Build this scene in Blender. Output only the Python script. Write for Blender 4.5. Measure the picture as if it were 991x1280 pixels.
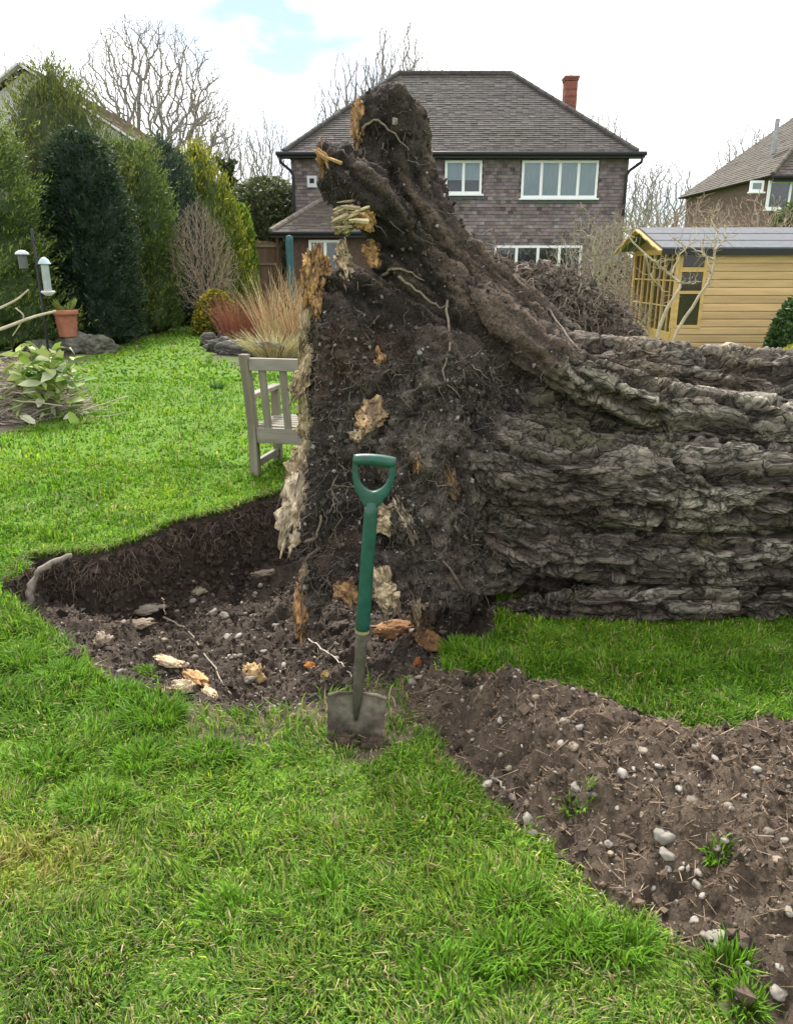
import bpy, bmesh, math, random
import numpy as np
from mathutils import Vector, Matrix
from mathutils.bvhtree import BVHTree
R_ = math.radians
scene = bpy.context.scene
for o in list(bpy.data.objects): bpy.data.objects.remove(o)
COL = scene.collection

# ---------------------------------------------------------------- camera
CAM_H, PITCH, FPX, IW, IH = 1.5, R_(17.8), 950.0, 991.0, 1280.0
cd = bpy.data.cameras.new('camera'); cam = bpy.data.objects.new('camera', cd); COL.objects.link(cam)
cam.location = (0, 0, CAM_H); cam.rotation_euler = (math.pi/2 - PITCH, 0, 0)
cd.sensor_fit = 'VERTICAL'; cd.sensor_height = 24; cd.lens = 24*FPX/IH
cd.clip_start = 0.05; cd.clip_end = 2000
scene.camera = cam

# ---------------------------------------------------------------- sky, sun, exposure
SUN_EL, SUN_AZ = R_(52), R_(-14)          # azimuth from +Y (away from the camera) towards +X
w = bpy.data.worlds.new('World'); scene.world = w; w.use_nodes = True
nt = w.node_tree; nt.nodes.clear(); N = nt.nodes.new; L = nt.links.new
out = N('ShaderNodeOutputWorld')
sky = N('ShaderNodeTexSky'); sky.sky_type = 'NISHITA'; sky.sun_disc = False
sky.sun_elevation = SUN_EL; sky.sun_rotation = SUN_AZ; sky.air_density = 1.0; sky.dust_density = 0.4; sky.ozone_density = 3.0
b1 = N('ShaderNodeBackground'); b1.inputs[1].default_value = 0.06; L(sky.outputs[0], b1.inputs[0])
b2 = N('ShaderNodeBackground'); b2.inputs[0].default_value = (0.97, 0.985, 1.0, 1); b2.inputs[1].default_value = 0.78
tc = N('ShaderNodeTexCoord'); mp = N('ShaderNodeMapping'); mp.inputs['Location'].default_value = (3.15, 0.2, 0.0); mp.inputs['Scale'].default_value = (2.6, 2.6, 6.5)
nz = N('ShaderNodeTexNoise'); nz.inputs['Scale'].default_value = 1.0; nz.inputs['Detail'].default_value = 6; nz.inputs['Roughness'].default_value = 0.5
rp = N('ShaderNodeValToRGB'); rp.color_ramp.elements[0].position = 0.36; rp.color_ramp.elements[1].position = 0.47; rp.color_ramp.elements[0].color = (.13, .13, .13, 1)
L(tc.outputs['Generated'], mp.inputs['Vector']); L(mp.outputs[0], nz.inputs['Vector']); L(nz.outputs['Fac'], rp.inputs['Fac'])
mx = N('ShaderNodeMixShader'); L(rp.outputs['Color'], mx.inputs[0]); L(b1.outputs[0], mx.inputs[1]); L(b2.outputs[0], mx.inputs[2])
L(mx.outputs[0], out.inputs['Surface'])
sd = bpy.data.lights.new('sun', 'SUN'); sun = bpy.data.objects.new('sun', sd); COL.objects.link(sun)
sd.energy = 2.7; sd.angle = R_(12); sd.color = (1.0, 0.96, 0.9)
sdir = Vector((math.sin(SUN_AZ)*math.cos(SUN_EL), math.cos(SUN_AZ)*math.cos(SUN_EL), math.sin(SUN_EL)))
sun.rotation_euler = (-sdir).to_track_quat('-Z', 'Y').to_euler(); sun.location = (0, 10, 30)
vs = scene.view_settings; vs.view_transform = 'Standard'; vs.look = 'None'; vs.gamma = 1; vs.use_curve_mapping = False
vs.exposure = 1.42

# ---------------------------------------------------------------- helpers
rng = np.random.default_rng(7)
cp, sp = math.cos(PITCH), math.sin(PITCH)
def ray(px, py):
    u = (px-IW/2)/FPX; v = (IH/2-py)/FPX
    return np.array([u, cp+v*sp, -sp+v*cp])
def at(px, py, Y):                 # the place at distance Y that the photograph shows at a pixel
    d = ray(px, py); return np.array([0, 0, CAM_H]) + d*(Y/d[1])
def G(px, py, z=0.0):
    d = ray(px, py); return np.array([0, 0, CAM_H]) + d*((z-CAM_H)/d[2])

def hash3(i, j, k, s=0):
    M = 0xFFFFFFFF
    h = (i.astype(np.int64)*374761393 + j.astype(np.int64)*668265263 + k.astype(np.int64)*2147483647 + s*974711) & M
    h = ((h ^ (h >> 13))*1274126177) & M
    h = ((h ^ (h >> 16))*2246822519) & M
    return ((h ^ (h >> 15)) & 0xFFFFFF)/float(0xFFFFFF)
def vnoise(P, s=0):                # value noise in -1..1
    P = np.asarray(P, float); f = np.floor(P); i = f.astype(np.int64); t = P-f
    t = t*t*t*(t*(t*6-15)+10); r = 0
    for a in (0, 1):
        wa = t[:, 0] if a else 1-t[:, 0]
        for b in (0, 1):
            wb = t[:, 1] if b else 1-t[:, 1]
            for c in (0, 1):
                wc = t[:, 2] if c else 1-t[:, 2]
                r = r + wa*wb*wc*hash3(i[:, 0]+a, i[:, 1]+b, i[:, 2]+c, s)
    return r*2-1
def fbm(P, o=4, s=0, g=0.5):
    r = 0; a = 1; P = np.asarray(P, float); n = 0
    for k in range(o):
        r = r+a*vnoise(P*(2.03**k)+k*17.3, s+k); n += a; a *= g
    return r/n
def noise2(x, y, sc, o=3, s=0):
    return fbm(np.stack([np.asarray(x)*sc, np.asarray(y)*sc, np.zeros_like(x)+s*3.7], 1), o, s)
def voro(P, s=0):                  # F1, F2, cell value
    f = np.floor(P).astype(np.int64); n = len(P)
    F1 = np.full(n, 9.); F2 = np.full(n, 9.); ID = np.zeros(n); OF = np.zeros((n, 3))
    for a in (-1, 0, 1):
        for b in (-1, 0, 1):
            for c in (-1, 0, 1):
                i, j, k = f[:, 0]+a, f[:, 1]+b, f[:, 2]+c
                h = hash3(i, j, k, s)
                of = np.stack([P[:, 0]-i-h, P[:, 1]-j-hash3(i, j, k, s+1), P[:, 2]-k-hash3(i, j, k, s+2)], 1); d = np.sqrt((of**2).sum(1))
                n1 = d < F1; OF[n1] = of[n1]
                F2 = np.where(n1, F1, np.minimum(F2, d)); ID = np.where(n1, h, ID); F1 = np.where(n1, d, F1)
    return F1, F2, ID, OF
def sstep(a, b, x):
    t = np.clip((x-a)/(b-a), 0, 1); return t*t*(3-2*t)
def norm(v): return v/np.maximum(np.linalg.norm(v, axis=-1, keepdims=True), 1e-9)

WL = {}
def wl(o): return WL.get(o.name, np.zeros(3))
def tag(o, label=None, cat=None, group=None, kind=None):
    if label: o['label'] = label
    if cat: o['category'] = cat
    if group: o['group'] = group
    if kind: o['kind'] = kind
    return o
def thing(name, loc, label, cat, group=None):
    o = bpy.data.objects.new(name, None); COL.objects.link(o); o.location = Vector(loc); o.empty_display_size = 0.1
    WL[o.name] = np.array(loc, float); return tag(o, label, cat, group)
def mesh_data(name, V, F, mat, col=None, smooth=False, uv=None):
    """F: list of index arrays (n,k)"""
    V = np.asarray(V, np.float32)
    F = [np.asarray(f, np.int32) for f in (F if isinstance(F, list) else [F])]
    me = bpy.data.meshes.new(name)
    me.vertices.add(len(V)); me.vertices.foreach_set('co', V.ravel())
    tot = np.concatenate([np.full(len(f), f.shape[1], np.int32) for f in F])
    idx = np.concatenate([f.ravel() for f in F])
    me.loops.add(len(idx)); me.loops.foreach_set('vertex_index', idx)
    me.polygons.add(len(tot)); st = np.concatenate([[0], np.cumsum(tot)[:-1]]).astype(np.int32)
    me.polygons.foreach_set('loop_start', st); me.polygons.foreach_set('loop_total', tot)
    me.polygons.foreach_set('use_smooth', np.full(len(tot), smooth, bool))
    if col is not None:
        a = me.attributes.new('Col', 'FLOAT_COLOR', 'POINT')
        c = np.ones((len(V), 4), np.float32); c[:, :3] = col; a.data.foreach_set('color', c.ravel())
    me.update(calc_edges=True); me.validate()
    if mat: me.materials.append(mat)
    return me
def mk(name, V, F, mat, parent=None, col=None, smooth=False, bevel=0, kind=None):
    V = np.asarray(V, float)
    org = wl(parent) if parent else np.array([(V[:, 0].min()+V[:, 0].max())/2, (V[:, 1].min()+V[:, 1].max())/2, V[:, 2].min()])
    me = mesh_data(name, V-org, F, mat, col, smooth)
    o = bpy.data.objects.new(name, me); COL.objects.link(o)
    if parent: o.parent = parent
    else: o.location = Vector(org)
    WL[o.name] = org
    if bevel:
        m = o.modifiers.new('bevel', 'BEVEL'); m.width = bevel; m.segments = 2; m.limit_method = 'ANGLE'
    if kind: o['kind'] = kind
    return o
class MB:                            # collects quads/tris
    def __init__(s): s.V = []; s.Q = []; s.T = []; s.C = []; s.n = 0
    def add(s, V, Q=None, T=None, C=None):
        V = np.asarray(V, float); s.V.append(V)
        if Q is not None and len(Q): s.Q.append(np.asarray(Q)+s.n)
        if T is not None and len(T): s.T.append(np.asarray(T)+s.n)
        if C is not None: s.C.append(np.broadcast_to(np.asarray(C, float), (len(V), 3)))
        s.n += len(V); return s
    def box(s, c, size, rot=None, C=None):
        h = np.array(size)/2; v = np.array([[x, y, z] for x in (-1, 1) for y in (-1, 1) for z in (-1, 1)])*h
        if rot is not None: v = v@np.array(rot).T
        return s.add(v+np.array(c), [[0, 1, 3, 2], [4, 6, 7, 5], [0, 4, 5, 1], [2, 3, 7, 6], [0, 2, 6, 4], [1, 5, 7, 3]], C=C)
    def bar(s, a, b, wd, th, up=(0, 0, 1), C=None):       # rectangular bar from a to b
        a = np.array(a, float); b = np.array(b, float); d = norm(b-a); x = norm(np.cross(up, d)); y = np.cross(d, x)
        return s.box((a+b)/2, (wd, th, np.linalg.norm(b-a)), np.stack([x, y, d], 1), C)
    def tube(s, P, rad, n=6, C=None, cap=True):
        V, Q, T = tube(P, rad, n, cap); return s.add(V, Q, T, C)
    def faces(s):
        f = []
        if s.Q: f.append(np.concatenate(s.Q))
        if s.T: f.append(np.concatenate(s.T))
        return f
    def mk(s, name, mat, parent=None, smooth=False, bevel=0, kind=None):
        return mk(name, np.concatenate(s.V), s.faces(), mat, parent, np.concatenate(s.C) if s.C else None, smooth, bevel, kind)
def tube(P, rad, n=6, cap=True):
    P = np.asarray(P, float); m = len(P); rad = np.broadcast_to(np.asarray(rad, float), (m,))
    d = norm(np.gradient(P, axis=0)); up = np.array([0.31, 0.2, 0.93]) if abs(d[0, 2]) < 0.9 else np.array([1., 0.1, 0])
    x = norm(np.cross(up, d)); y = np.cross(d, x); a = np.arange(n)*2*math.pi/n
    V = (P[:, None]+rad[:, None, None]*(np.cos(a)[None, :, None]*x[:, None]+np.sin(a)[None, :, None]*y[:, None])).reshape(-1, 3)
    i = np.arange(m-1)[:, None]*n; j = np.arange(n)[None]; k = (np.arange(n)+1)[None] % n
    Q = np.stack([i+j, i+k, i+n+k, i+n+j], -1).reshape(-1, 4); T = []
    if cap:
        V = np.concatenate([V, P[:1]-d[:1]*rad[0]*.3, P[-1:]+d[-1:]*rad[-1]*.3]); e = m*n
        T = [[e, (q+1) % n, q] for q in range(n)]+[[e+1, (m-1)*n+q, (m-1)*n+(q+1) % n] for q in range(n)]
    return V, Q, np.array(T).reshape(-1, 3)
def smooth_path(P, n):
    P = np.asarray(P, float); t = np.linspace(0, len(P)-1, n); i = np.clip(t.astype(int), 0, len(P)-2); f = (t-i)[:, None]
    Pm = np.concatenate([[2*P[0]-P[1]], P, [2*P[-1]-P[-2]]]); a, b, c, d = Pm[i], Pm[i+1], Pm[i+2], Pm[i+3]
    return .5*((2*b)+(-a+c)*f+(2*a-5*b+4*c-d)*f**2+(-a+3*b-3*c+d)*f**3)
def segs_mesh(p0, p1, r0, r1, n=4):   # many free tubes segments at once
    d = norm(p1-p0); up = np.where(np.abs(d[:, 2:3]) > .9, np.array([[1., 0, 0]]), np.array([[0, 0, 1.]]))
    x = norm(np.cross(up, d)); y = np.cross(d, x); a = np.arange(n)*2*math.pi/n
    ring = np.cos(a)[None, :, None]*x[:, None]+np.sin(a)[None, :, None]*y[:, None]
    V = np.concatenate([p0[:, None]+ring*r0[:, None, None], p1[:, None]+ring*r1[:, None, None]], 1)
    m = len(p0); b = (np.arange(m)*2*n)[:, None]; j = np.arange(n)[None]; k = (j+1) % n
    Q = np.stack([b+j, b+k, b+n+k, b+n+j], -1).reshape(-1, 4)
    return V.reshape(-1, 3), Q
def rand_rot(n):
    q = norm(rng.normal(size=(n, 4))); w_, x, y, z = q.T
    return np.stack([np.stack([1-2*(y*y+z*z), 2*(x*y-z*w_), 2*(x*z+y*w_)], -1), np.stack([2*(x*y+z*w_), 1-2*(x*x+z*z), 2*(y*z-x*w_)], -1),
                     np.stack([2*(x*z-y*w_), 2*(y*z+x*w_), 1-2*(x*x+y*y)], -1)], 1)
def inst(tv, tf, pos, Rm, S, col=None):
    tv = np.asarray(tv, float); n = len(pos); S = np.asarray(S, float)
    if S.ndim == 1: S = S[:, None]
    loc = tv[None]*S[:, None, :]
    V = (pos[:, None]+np.einsum('nij,nkj->nki', Rm, loc)).reshape(-1, 3)
    F = (np.asarray(tf)[None]+(np.arange(n)*len(tv))[:, None, None]).reshape(-1, len(tf[0]))
    return V, F, (np.repeat(col, len(tv), 0) if col is not None else None)
def ico(sub):
    bm = bmesh.new(); bmesh.ops.create_icosphere(bm, subdivisions=sub, radius=1); bm.verts.ensure_lookup_table()
    V = np.array([v.co[:] for v in bm.verts]); F = np.array([[v.index for v in f.verts] for f in bm.faces]); bm.free(); return V, F
ICO1, ICO2, ICO3, ICO4, ICO5 = ico(1), ico(2), ico(3), ico(4), ico(5)
def lump(sub, scale, amp, fr, seed, power=1.0):
    V, F = (None, ICO1, ICO2, ICO3, ICO4)[sub]
    n = fbm(V*fr+seed*13.1, 3, seed); return V*(1+amp*n)[:, None]*np.array(scale), F

# ---------------------------------------------------------------- materials
def mat(name, base=(.5, .5, .5), var=0.25, scale=8.0, rough=0.8, bump=0.0, bscale=None, attr=False, spec=0.3, stretch=(1, 1, 1), trans=0.0, detail=6, metal=0.0, base2=None, bdist=0.01, hue=0.0):
    m = bpy.data.materials.new(name); m.use_nodes = True; t = m.node_tree; t.nodes.clear(); N = t.nodes.new; L = t.links.new
    o = N('ShaderNodeOutputMaterial'); p = N('ShaderNodeBsdfPrincipled'); p.inputs['Roughness'].default_value = rough
    p.inputs['Specular IOR Level'].default_value = spec; p.inputs['Metallic'].default_value = metal
    tc = N('ShaderNodeTexCoord'); mp = N('ShaderNodeMapping'); mp.inputs['Scale'].default_value = stretch; L(tc.outputs['Object'], mp.inputs[0])
    nz = N('ShaderNodeTexNoise'); nz.inputs['Scale'].default_value = scale; nz.inputs['Detail'].default_value = detail; nz.inputs['Roughness'].default_value = .6
    L(mp.outputs[0], nz.inputs['Vector'])
    rp = N('ShaderNodeMapRange'); rp.inputs['From Min'].default_value = .28; rp.inputs['From Max'].default_value = .72
    rp.inputs['To Min'].default_value = 1-var; rp.inputs['To Max'].default_value = 1+var; L(nz.outputs['Fac'], rp.inputs['Value'])
    if attr:
        a = N('ShaderNodeAttribute'); a.attribute_name = 'Col'; src = a.outputs['Color']
    elif base2 is not None:
        n2 = N('ShaderNodeTexNoise'); n2.inputs['Scale'].default_value = scale*.35; n2.inputs['Detail'].default_value = 4; L(mp.outputs[0], n2.inputs['Vector'])
        r2 = N('ShaderNodeValToRGB'); r2.color_ramp.elements[0].position = .38; r2.color_ramp.elements[1].position = .62
        r2.color_ramp.elements[0].color = (*base, 1); r2.color_ramp.elements[1].color = (*base2, 1); L(n2.outputs['Fac'], r2.inputs[0]); src = r2.outputs['Color']
    else:
        c = N('ShaderNodeRGB'); c.outputs[0].default_value = (*base, 1); src = c.outputs[0]
    mul = N('ShaderNodeVectorMath'); mul.operation = 'SCALE'; L(src, mul.inputs[0]); L(rp.outputs[0], mul.inputs['Scale'])
    L(mul.outputs[0], p.inputs['Base Color'])
    if bump:
        bn = N('ShaderNodeTexNoise'); bn.inputs['Scale'].default_value = bscale or scale*3; bn.inputs['Detail'].default_value = 8; bn.inputs['Roughness'].default_value = .65
        L(mp.outputs[0], bn.inputs['Vector'])
        b = N('ShaderNodeBump'); b.inputs['Strength'].default_value = bump; b.inputs['Distance'].default_value = bdist; L(bn.outputs['Fac'], b.inputs['Height']); L(b.outputs[0], p.inputs['Normal'])
    sh = p.outputs[0]
    if trans:
        tr = N('ShaderNodeBsdfTranslucent'); L(mul.outputs[0], tr.inputs['Color']); ms = N('ShaderNodeMixShader'); ms.inputs[0].default_value = trans
        L(sh, ms.inputs[1]); L(tr.outputs[0], ms.inputs[2]); sh = ms.outputs[0]
    L(sh, o.inputs['Surface']); return m
M = {}
M['grass'] = mat('grass_blade', attr=True, var=.15, scale=3, rough=.6, spec=.15, trans=.45, detail=2)
M['lawn'] = mat('lawn_ground', attr=True, var=.35, scale=60, rough=.95, bump=.6, bscale=90)
M['soil'] = mat('loose_soil', attr=True, var=.5, scale=55, rough=.95, bump=1.0, bscale=70, bdist=.012)
M['crumb'] = mat('soil_crumb', attr=True, var=.35, scale=90, rough=.95, bump=.5, bscale=200)
M['pebble'] = mat('pebble_stone', attr=True, var=.18, scale=45, rough=.7, bump=.15, bscale=120, spec=.3)
M['tree0'] = mat('fallen_tree_surface', attr=True, var=.45, scale=38, rough=.92, bump=1.0, bscale=75, bdist=.014, stretch=(.45, 1, 1), spec=.25)
M['root'] = mat('root_skin', attr=True, var=.35, scale=60, rough=.9, bump=.6, bscale=120)
M['wood'] = mat('torn_wood', attr=True, var=.4, scale=24, rough=.85, bump=1.0, bscale=46, bdist=.012, stretch=(1, 1, .25))
M['leaf'] = mat('leaf', attr=True, var=.2, scale=3, rough=.55, spec=.3, trans=.22, detail=2)
M['bark'] = mat('twig_bark', attr=True, var=.25, scale=12, rough=.9)
M['tile'] = mat('clay_tile', attr=True, var=.25, scale=9, rough=.85, bump=.3, bscale=40)
M['upvc'] = mat('white_window_frame', (.78, .79, .78), var=.04, rough=.4)
M['black'] = mat('black_gutter', (.018, .018, .02), var=.1, rough=.45)
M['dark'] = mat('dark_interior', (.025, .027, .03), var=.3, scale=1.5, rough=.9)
M['curtain'] = mat('net_curtain', (.42, .46, .5), var=.15, scale=6, stretch=(4, 4, .3), rough=.95)
M['brick'] = mat('chimney_brick', (.21, .075, .05), var=.3, scale=9, rough=.9)
M['render'] = mat('pale_render', (.55, .55, .52), var=.1, scale=3, rough=.9)
M['oak'] = mat('weathered_oak', (.18, .158, .112), base2=(.225, .20, .155), var=.28, scale=16, rough=.85, bump=.4, bscale=60, stretch=(1, 1, .12))
M['oak_h'] = mat('weathered_oak_rail', (.21, .19, .15), base2=(.265, .24, .20), var=.25, scale=16, rough=.85, bump=.4, bscale=60, stretch=(.1, 1, 1))
M['larch'] = mat('shiplap_pine', attr=True, var=.2, scale=14, rough=.7, bump=.15, stretch=(.08, 1, 1))
M['felt'] = mat('grey_roof_felt', (.125, .13, .138), var=.2, scale=12, rough=.9, bump=.2)
M['fence'] = mat('fence_board', (.14, .085, .055), base2=(.19, .13, .09), var=.3, scale=8, rough=.9, stretch=(1, 1, .15))
M['green'] = mat('green_plastic', (.004, .062, .045), base2=(.016, .070, .048), var=.35, scale=30, rough=.42, bump=.06, spec=.45)
M['steel'] = mat('muddy_steel', (.085, .070, .052), base2=(.22, .195, .155), var=.5, scale=22, rough=.75, bump=.5, bscale=50, metal=.1)
M['shaft'] = mat('dirty_shaft', (.055, .05, .035), base2=(.085, .078, .055), var=.4, scale=40, rough=.6, bump=.2)
M['terra'] = mat('terracotta', (.30, .115, .065), base2=(.36, .15, .09), var=.2, scale=14, rough=.85, bump=.15)
M['rock'] = mat('mossy_rock', (.06, .062, .04), base2=(.14, .13, .105), var=.5, scale=14, rough=.95, bump=.8, bscale=30)
M['teal'] = mat('teal_cover', (.03, .085, .09), var=.3, scale=12, rough=.7)
M['white'] = mat('white_plastic', (.5, .52, .53), var=.05, rough=.4)
def glass_mat():
    m = bpy.data.materials.new('window_glass'); m.use_nodes = True; t = m.node_tree; t.nodes.clear(); N = t.nodes.new; L = t.links.new
    o = N('ShaderNodeOutputMaterial'); tr = N('ShaderNodeBsdfTransparent'); tr.inputs[0].default_value = (.85, .9, .9, 1)
    g = N('ShaderNodeBsdfGlossy'); g.inputs['Roughness'].default_value = .03; f = N('ShaderNodeFresnel'); f.inputs[0].default_value = 1.55
    ms = N('ShaderNodeMixShader'); L(f.outputs[0], ms.inputs[0]); L(tr.outputs[0], ms.inputs[1]); L(g.outputs[0], ms.inputs[2]); L(ms.outputs[0], o.inputs[0]); return m
M['glass'] = glass_mat()
M['dark_glass'] = mat('dim_glass', (.035, .025, .02), var=.5, scale=2.5, rough=.06, spec=.5)
def tree_mat():
    m = bpy.data.materials.new('fallen_tree_surface'); m.use_nodes = True; t = m.node_tree; t.nodes.clear(); N = t.nodes.new; L = t.links.new
    o = N('ShaderNodeOutputMaterial'); p = N('ShaderNodeBsdfPrincipled'); p.inputs['Roughness'].default_value = .9; p.inputs['Specular IOR Level'].default_value = .25
    col = N('ShaderNodeAttribute'); col.attribute_name = 'Col'; g = N('ShaderNodeAttribute'); g.attribute_name = 'Grain'; bk = N('ShaderNodeAttribute'); bk.attribute_name = 'Barky'; tc = N('ShaderNodeTexCoord')
    def math_(op, a, b=None, c=None):
        n = N('ShaderNodeMath'); n.operation = op
        for k, v in enumerate((a, b, c)):
            if v is None: continue
            if isinstance(v, (int, float)): n.inputs[k].default_value = v
            else: L(v, n.inputs[k])
        return n.outputs[0]
    def noise(vec, sc, st, det=6, ro=.6):
        mp = N('ShaderNodeMapping'); mp.inputs['Scale'].default_value = st; L(vec, mp.inputs[0]); n = N('ShaderNodeTexNoise'); n.inputs['Scale'].default_value = sc; n.inputs['Detail'].default_value = det; n.inputs['Roughness'].default_value = ro; L(mp.outputs[0], n.inputs['Vector']); return n
    wn = noise(g.outputs['Vector'], 9, (1, 1, 1), 3); wv = N('ShaderNodeVectorMath'); wv.operation = 'MULTIPLY_ADD'; L(wn.outputs['Color'], wv.inputs[0]); wv.inputs[1].default_value = (.06, .026, .026); L(g.outputs['Vector'], wv.inputs[2])
    def cracks(sc, st, w):
        n = noise(wv.outputs[0], sc, st, 3, .5); d = math_('ABSOLUTE', math_('SUBTRACT', n.outputs['Fac'], .5))
        r = N('ShaderNodeMapRange'); r.interpolation_type = 'SMOOTHSTEP'; r.inputs['From Max'].default_value = w; L(d, r.inputs['Value']); return r.outputs[0]
    c1 = cracks(17, (.42, 1, 1), .045); c2 = cracks(40, (.6, 1, 1), .05)
    fine = noise(wv.outputs[0], 70, (.4, 1, 1), 7, .7); sp = noise(tc.outputs['Object'], 85, (1, 1, 1), 6, .7); sp2 = noise(tc.outputs['Object'], 210, (1, 1, 1), 3, .6)
    # colour: cracks are dark inner bark, earth is speckled
    cr = math_('MULTIPLY', math_('MULTIPLY_ADD', c1, .7, .3), math_('MULTIPLY_ADD', c2, .5, .5))
    fv = math_('MULTIPLY_ADD', fine.outputs['Fac'], 2.6, -.2)
    bfac = math_('MULTIPLY', cr, fv)
    s1 = N('ShaderNodeMapRange'); s1.inputs['From Min'].default_value = .3; s1.inputs['From Max'].default_value = .7; s1.inputs['To Min'].default_value = .25; s1.inputs['To Max'].default_value = 1.9; L(sp.outputs['Fac'], s1.inputs['Value'])
    s2 = N('ShaderNodeMapRange'); s2.inputs['From Min'].default_value = .62; s2.inputs['From Max'].default_value = .72; s2.inputs['To Max'].default_value = 2.6; L(sp2.outputs['Fac'], s2.inputs['Value'])
    sfac = math_('MULTIPLY', math_('ADD', s1.outputs[0], s2.outputs[0]), math_('MULTIPLY_ADD', fine.outputs['Fac'], 1.0, .45))
    mx = N('ShaderNodeMix'); mx.data_type = 'FLOAT'; L(bk.outputs['Fac'], mx.inputs['Factor']); L(sfac, mx.inputs['A']); L(bfac, mx.inputs['B'])
    mul = N('ShaderNodeVectorMath'); mul.operation = 'SCALE'; L(col.outputs['Color'], mul.inputs[0]); L(mx.outputs['Result'], mul.inputs['Scale']); L(mul.outputs[0], p.inputs['Base Color'])
    hb = math_('ADD', math_('ADD', math_('MULTIPLY', c1, .9), math_('MULTIPLY', c2, .45)), math_('MULTIPLY', fine.outputs['Fac'], 1.1))
    hs = math_('ADD', math_('MULTIPLY', sp.outputs['Fac'], 2.0), math_('MULTIPLY', fine.outputs['Fac'], 1.0))
    mh = N('ShaderNodeMix'); mh.data_type = 'FLOAT'; L(bk.outputs['Fac'], mh.inputs['Factor']); L(hs, mh.inputs['A']); L(hb, mh.inputs['B'])
    b = N('ShaderNodeBump'); b.inputs['Strength'].default_value = 1.0; b.inputs['Distance'].default_value = .011; L(mh.outputs['Result'], b.inputs['Height']); L(b.outputs[0], p.inputs['Normal'])
    L(p.outputs[0], o.inputs['Surface']); return m
M['tree'] = tree_mat()
# ---------------------------------------------------------------- ground: lawn, crater, dug soil
def seg_dist(x, y, P):
    d = np.full(len(x), 1e9)
    for (ax, ay), (bx, by) in zip(P[:-1], P[1:]):
        ex, ey = bx-ax, by-ay; t = np.clip(((x-ax)*ex+(y-ay)*ey)/(ex*ex+ey*ey+1e-12), 0, 1)
        d = np.minimum(d, np.hypot(x-ax-t*ex, y-ay-t*ey))
    return d
def inside(x, y, P):
    c = np.zeros(len(x), bool)
    for (ax, ay), (bx, by) in zip(P, np.roll(P, -1, 0)):
        k = (ay > y) != (by > y); xi = (bx-ax)*(y-ay)/((by-ay) if by != ay else 1e-9)+ax; c ^= k & (x < xi)
    return c
def gp(L): return np.array([G(a, b)[:2] for a, b in L])
CR_BACK = gp([(6, 757), (16, 744), (28, 730), (55, 706), (115, 701), (180, 684), (215, 668), (250, 656), (300, 640), (350, 622), (420, 605), (520, 600), (600, 640), (640, 720)])
CR_FRONT = gp([(640, 720), (600, 790), (552, 828), (530, 846), (470, 852), (400, 868), (350, 880), (290, 886), (215, 880), (165, 862), (128, 838), (100, 812), (66, 792), (40, 776), (20, 766), (6, 757)])
CR = np.concatenate([CR_BACK, CR_FRONT[1:]])
SOIL_P = gp([(490, 858), (530, 838), (590, 838), (650, 852), (740, 880), (800, 903), (860, 922), (930, 916), (991, 912), (1100, 900), (1300, 900), (1300, 1420),
             (1000, 1345), (905, 1275), (850, 1195), (800, 1140), (735, 1105), (690, 1062), (640, 1025), (590, 985), (545, 945), (490, 905)])
BARE_P = gp([(200, 884), (290, 886), (400, 866), (470, 850), (520, 850), (505, 925), (480, 965), (440, 972), (400, 930), (330, 925), (250, 935), (225, 915)])
BED_L = np.array([[-40, -2], [-7, 3.0], *gp([(-120, 575), (0, 545), (45, 530), (85, 512), (100, 490), (70, 466), (125, 442), (165, 428), (205, 412), (238, 402), (300, 398), (345, 394)]), [-2.2, 27], [-40, 27]])
BED_M = gp([(256, 440), (300, 456), (372, 462), (520, 470), (560, 420), (420, 408), (330, 412), (270, 418)])
def warp(x, y): return x+.085*noise2(x, y, 2.6, 2, 91)+.030*noise2(x, y, 9, 2, 92), y+.075*noise2(x, y, 2.6, 2, 93)+.030*noise2(x, y, 9, 2, 94)
def unwarp(x, y):
    u, v = x.copy(), y.copy()
    for _ in range(8): a, b = warp(u, v); u, v = u-(a-x)*.8, v-(b-y)*.8
    return u, v
def ground_fields(x, y):
    n1 = noise2(x, y, 3.2, 4, 1); n2 = noise2(x, y, 14, 3, 2); n3 = noise2(x, y, 45, 2, 3)
    wob = .035*n1+.022*n2
    x, y = warp(x, y)
    ins = inside(x, y, CR); db = seg_dist(x, y, CR_BACK); df = seg_dist(x, y, CR_FRONT); dd = np.minimum(db, df)
    db2 = np.maximum(db+wob*np.minimum(1, db*8), 0)
    dep = np.minimum(sstep(0, .09, db2), sstep(-.02, 1.0, df)*.75+sstep(0, .10, df)*.25)
    dep = np.where(ins, .44*dep, 0)
    s_in = inside(x, y, SOIL_P); sdst = seg_dist(x, y, np.concatenate([SOIL_P, SOIL_P[:1]])); sdist = np.where(s_in, sdst, -sdst)+.05*n1+.045*n2
    soil = sstep(-.025, .03, sdist)
    b_in = inside(x, y, BARE_P); bd = seg_dist(x, y, np.concatenate([BARE_P, BARE_P[:1]])); bare = sstep(-.05, .08, np.where(b_in, bd, -bd)+.035+.09*n1+.07*n2)
    cm = np.where(ins, 1.0, 0.0)
    mound = .125*sstep(0, .28, sdist)*(1+.7*n1)+soil*(.045*n2+.020*n3)
    z = .018*noise2(x, y, .9, 2, 5)*np.clip(2.5-abs(y-3)/6, 0, 1)+.006*n2*(1-soil)+mound-dep+np.where(ins, sstep(0, .2, dep)*(.10*n1+.06*n2+.016*n3), 0)
    z += np.where(~ins, .035*np.exp(-(db/.16)**2), 0)*(1-soil)            # lifted turf lip
    bed = inside(x, y, BED_L) | inside(x, y, BED_M)
    return z, soil, bare, cm, bed, n1, n2, dd
def hz(x, y): return ground_fields(np.asarray(x, float), np.asarray(y, float))[0]

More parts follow.
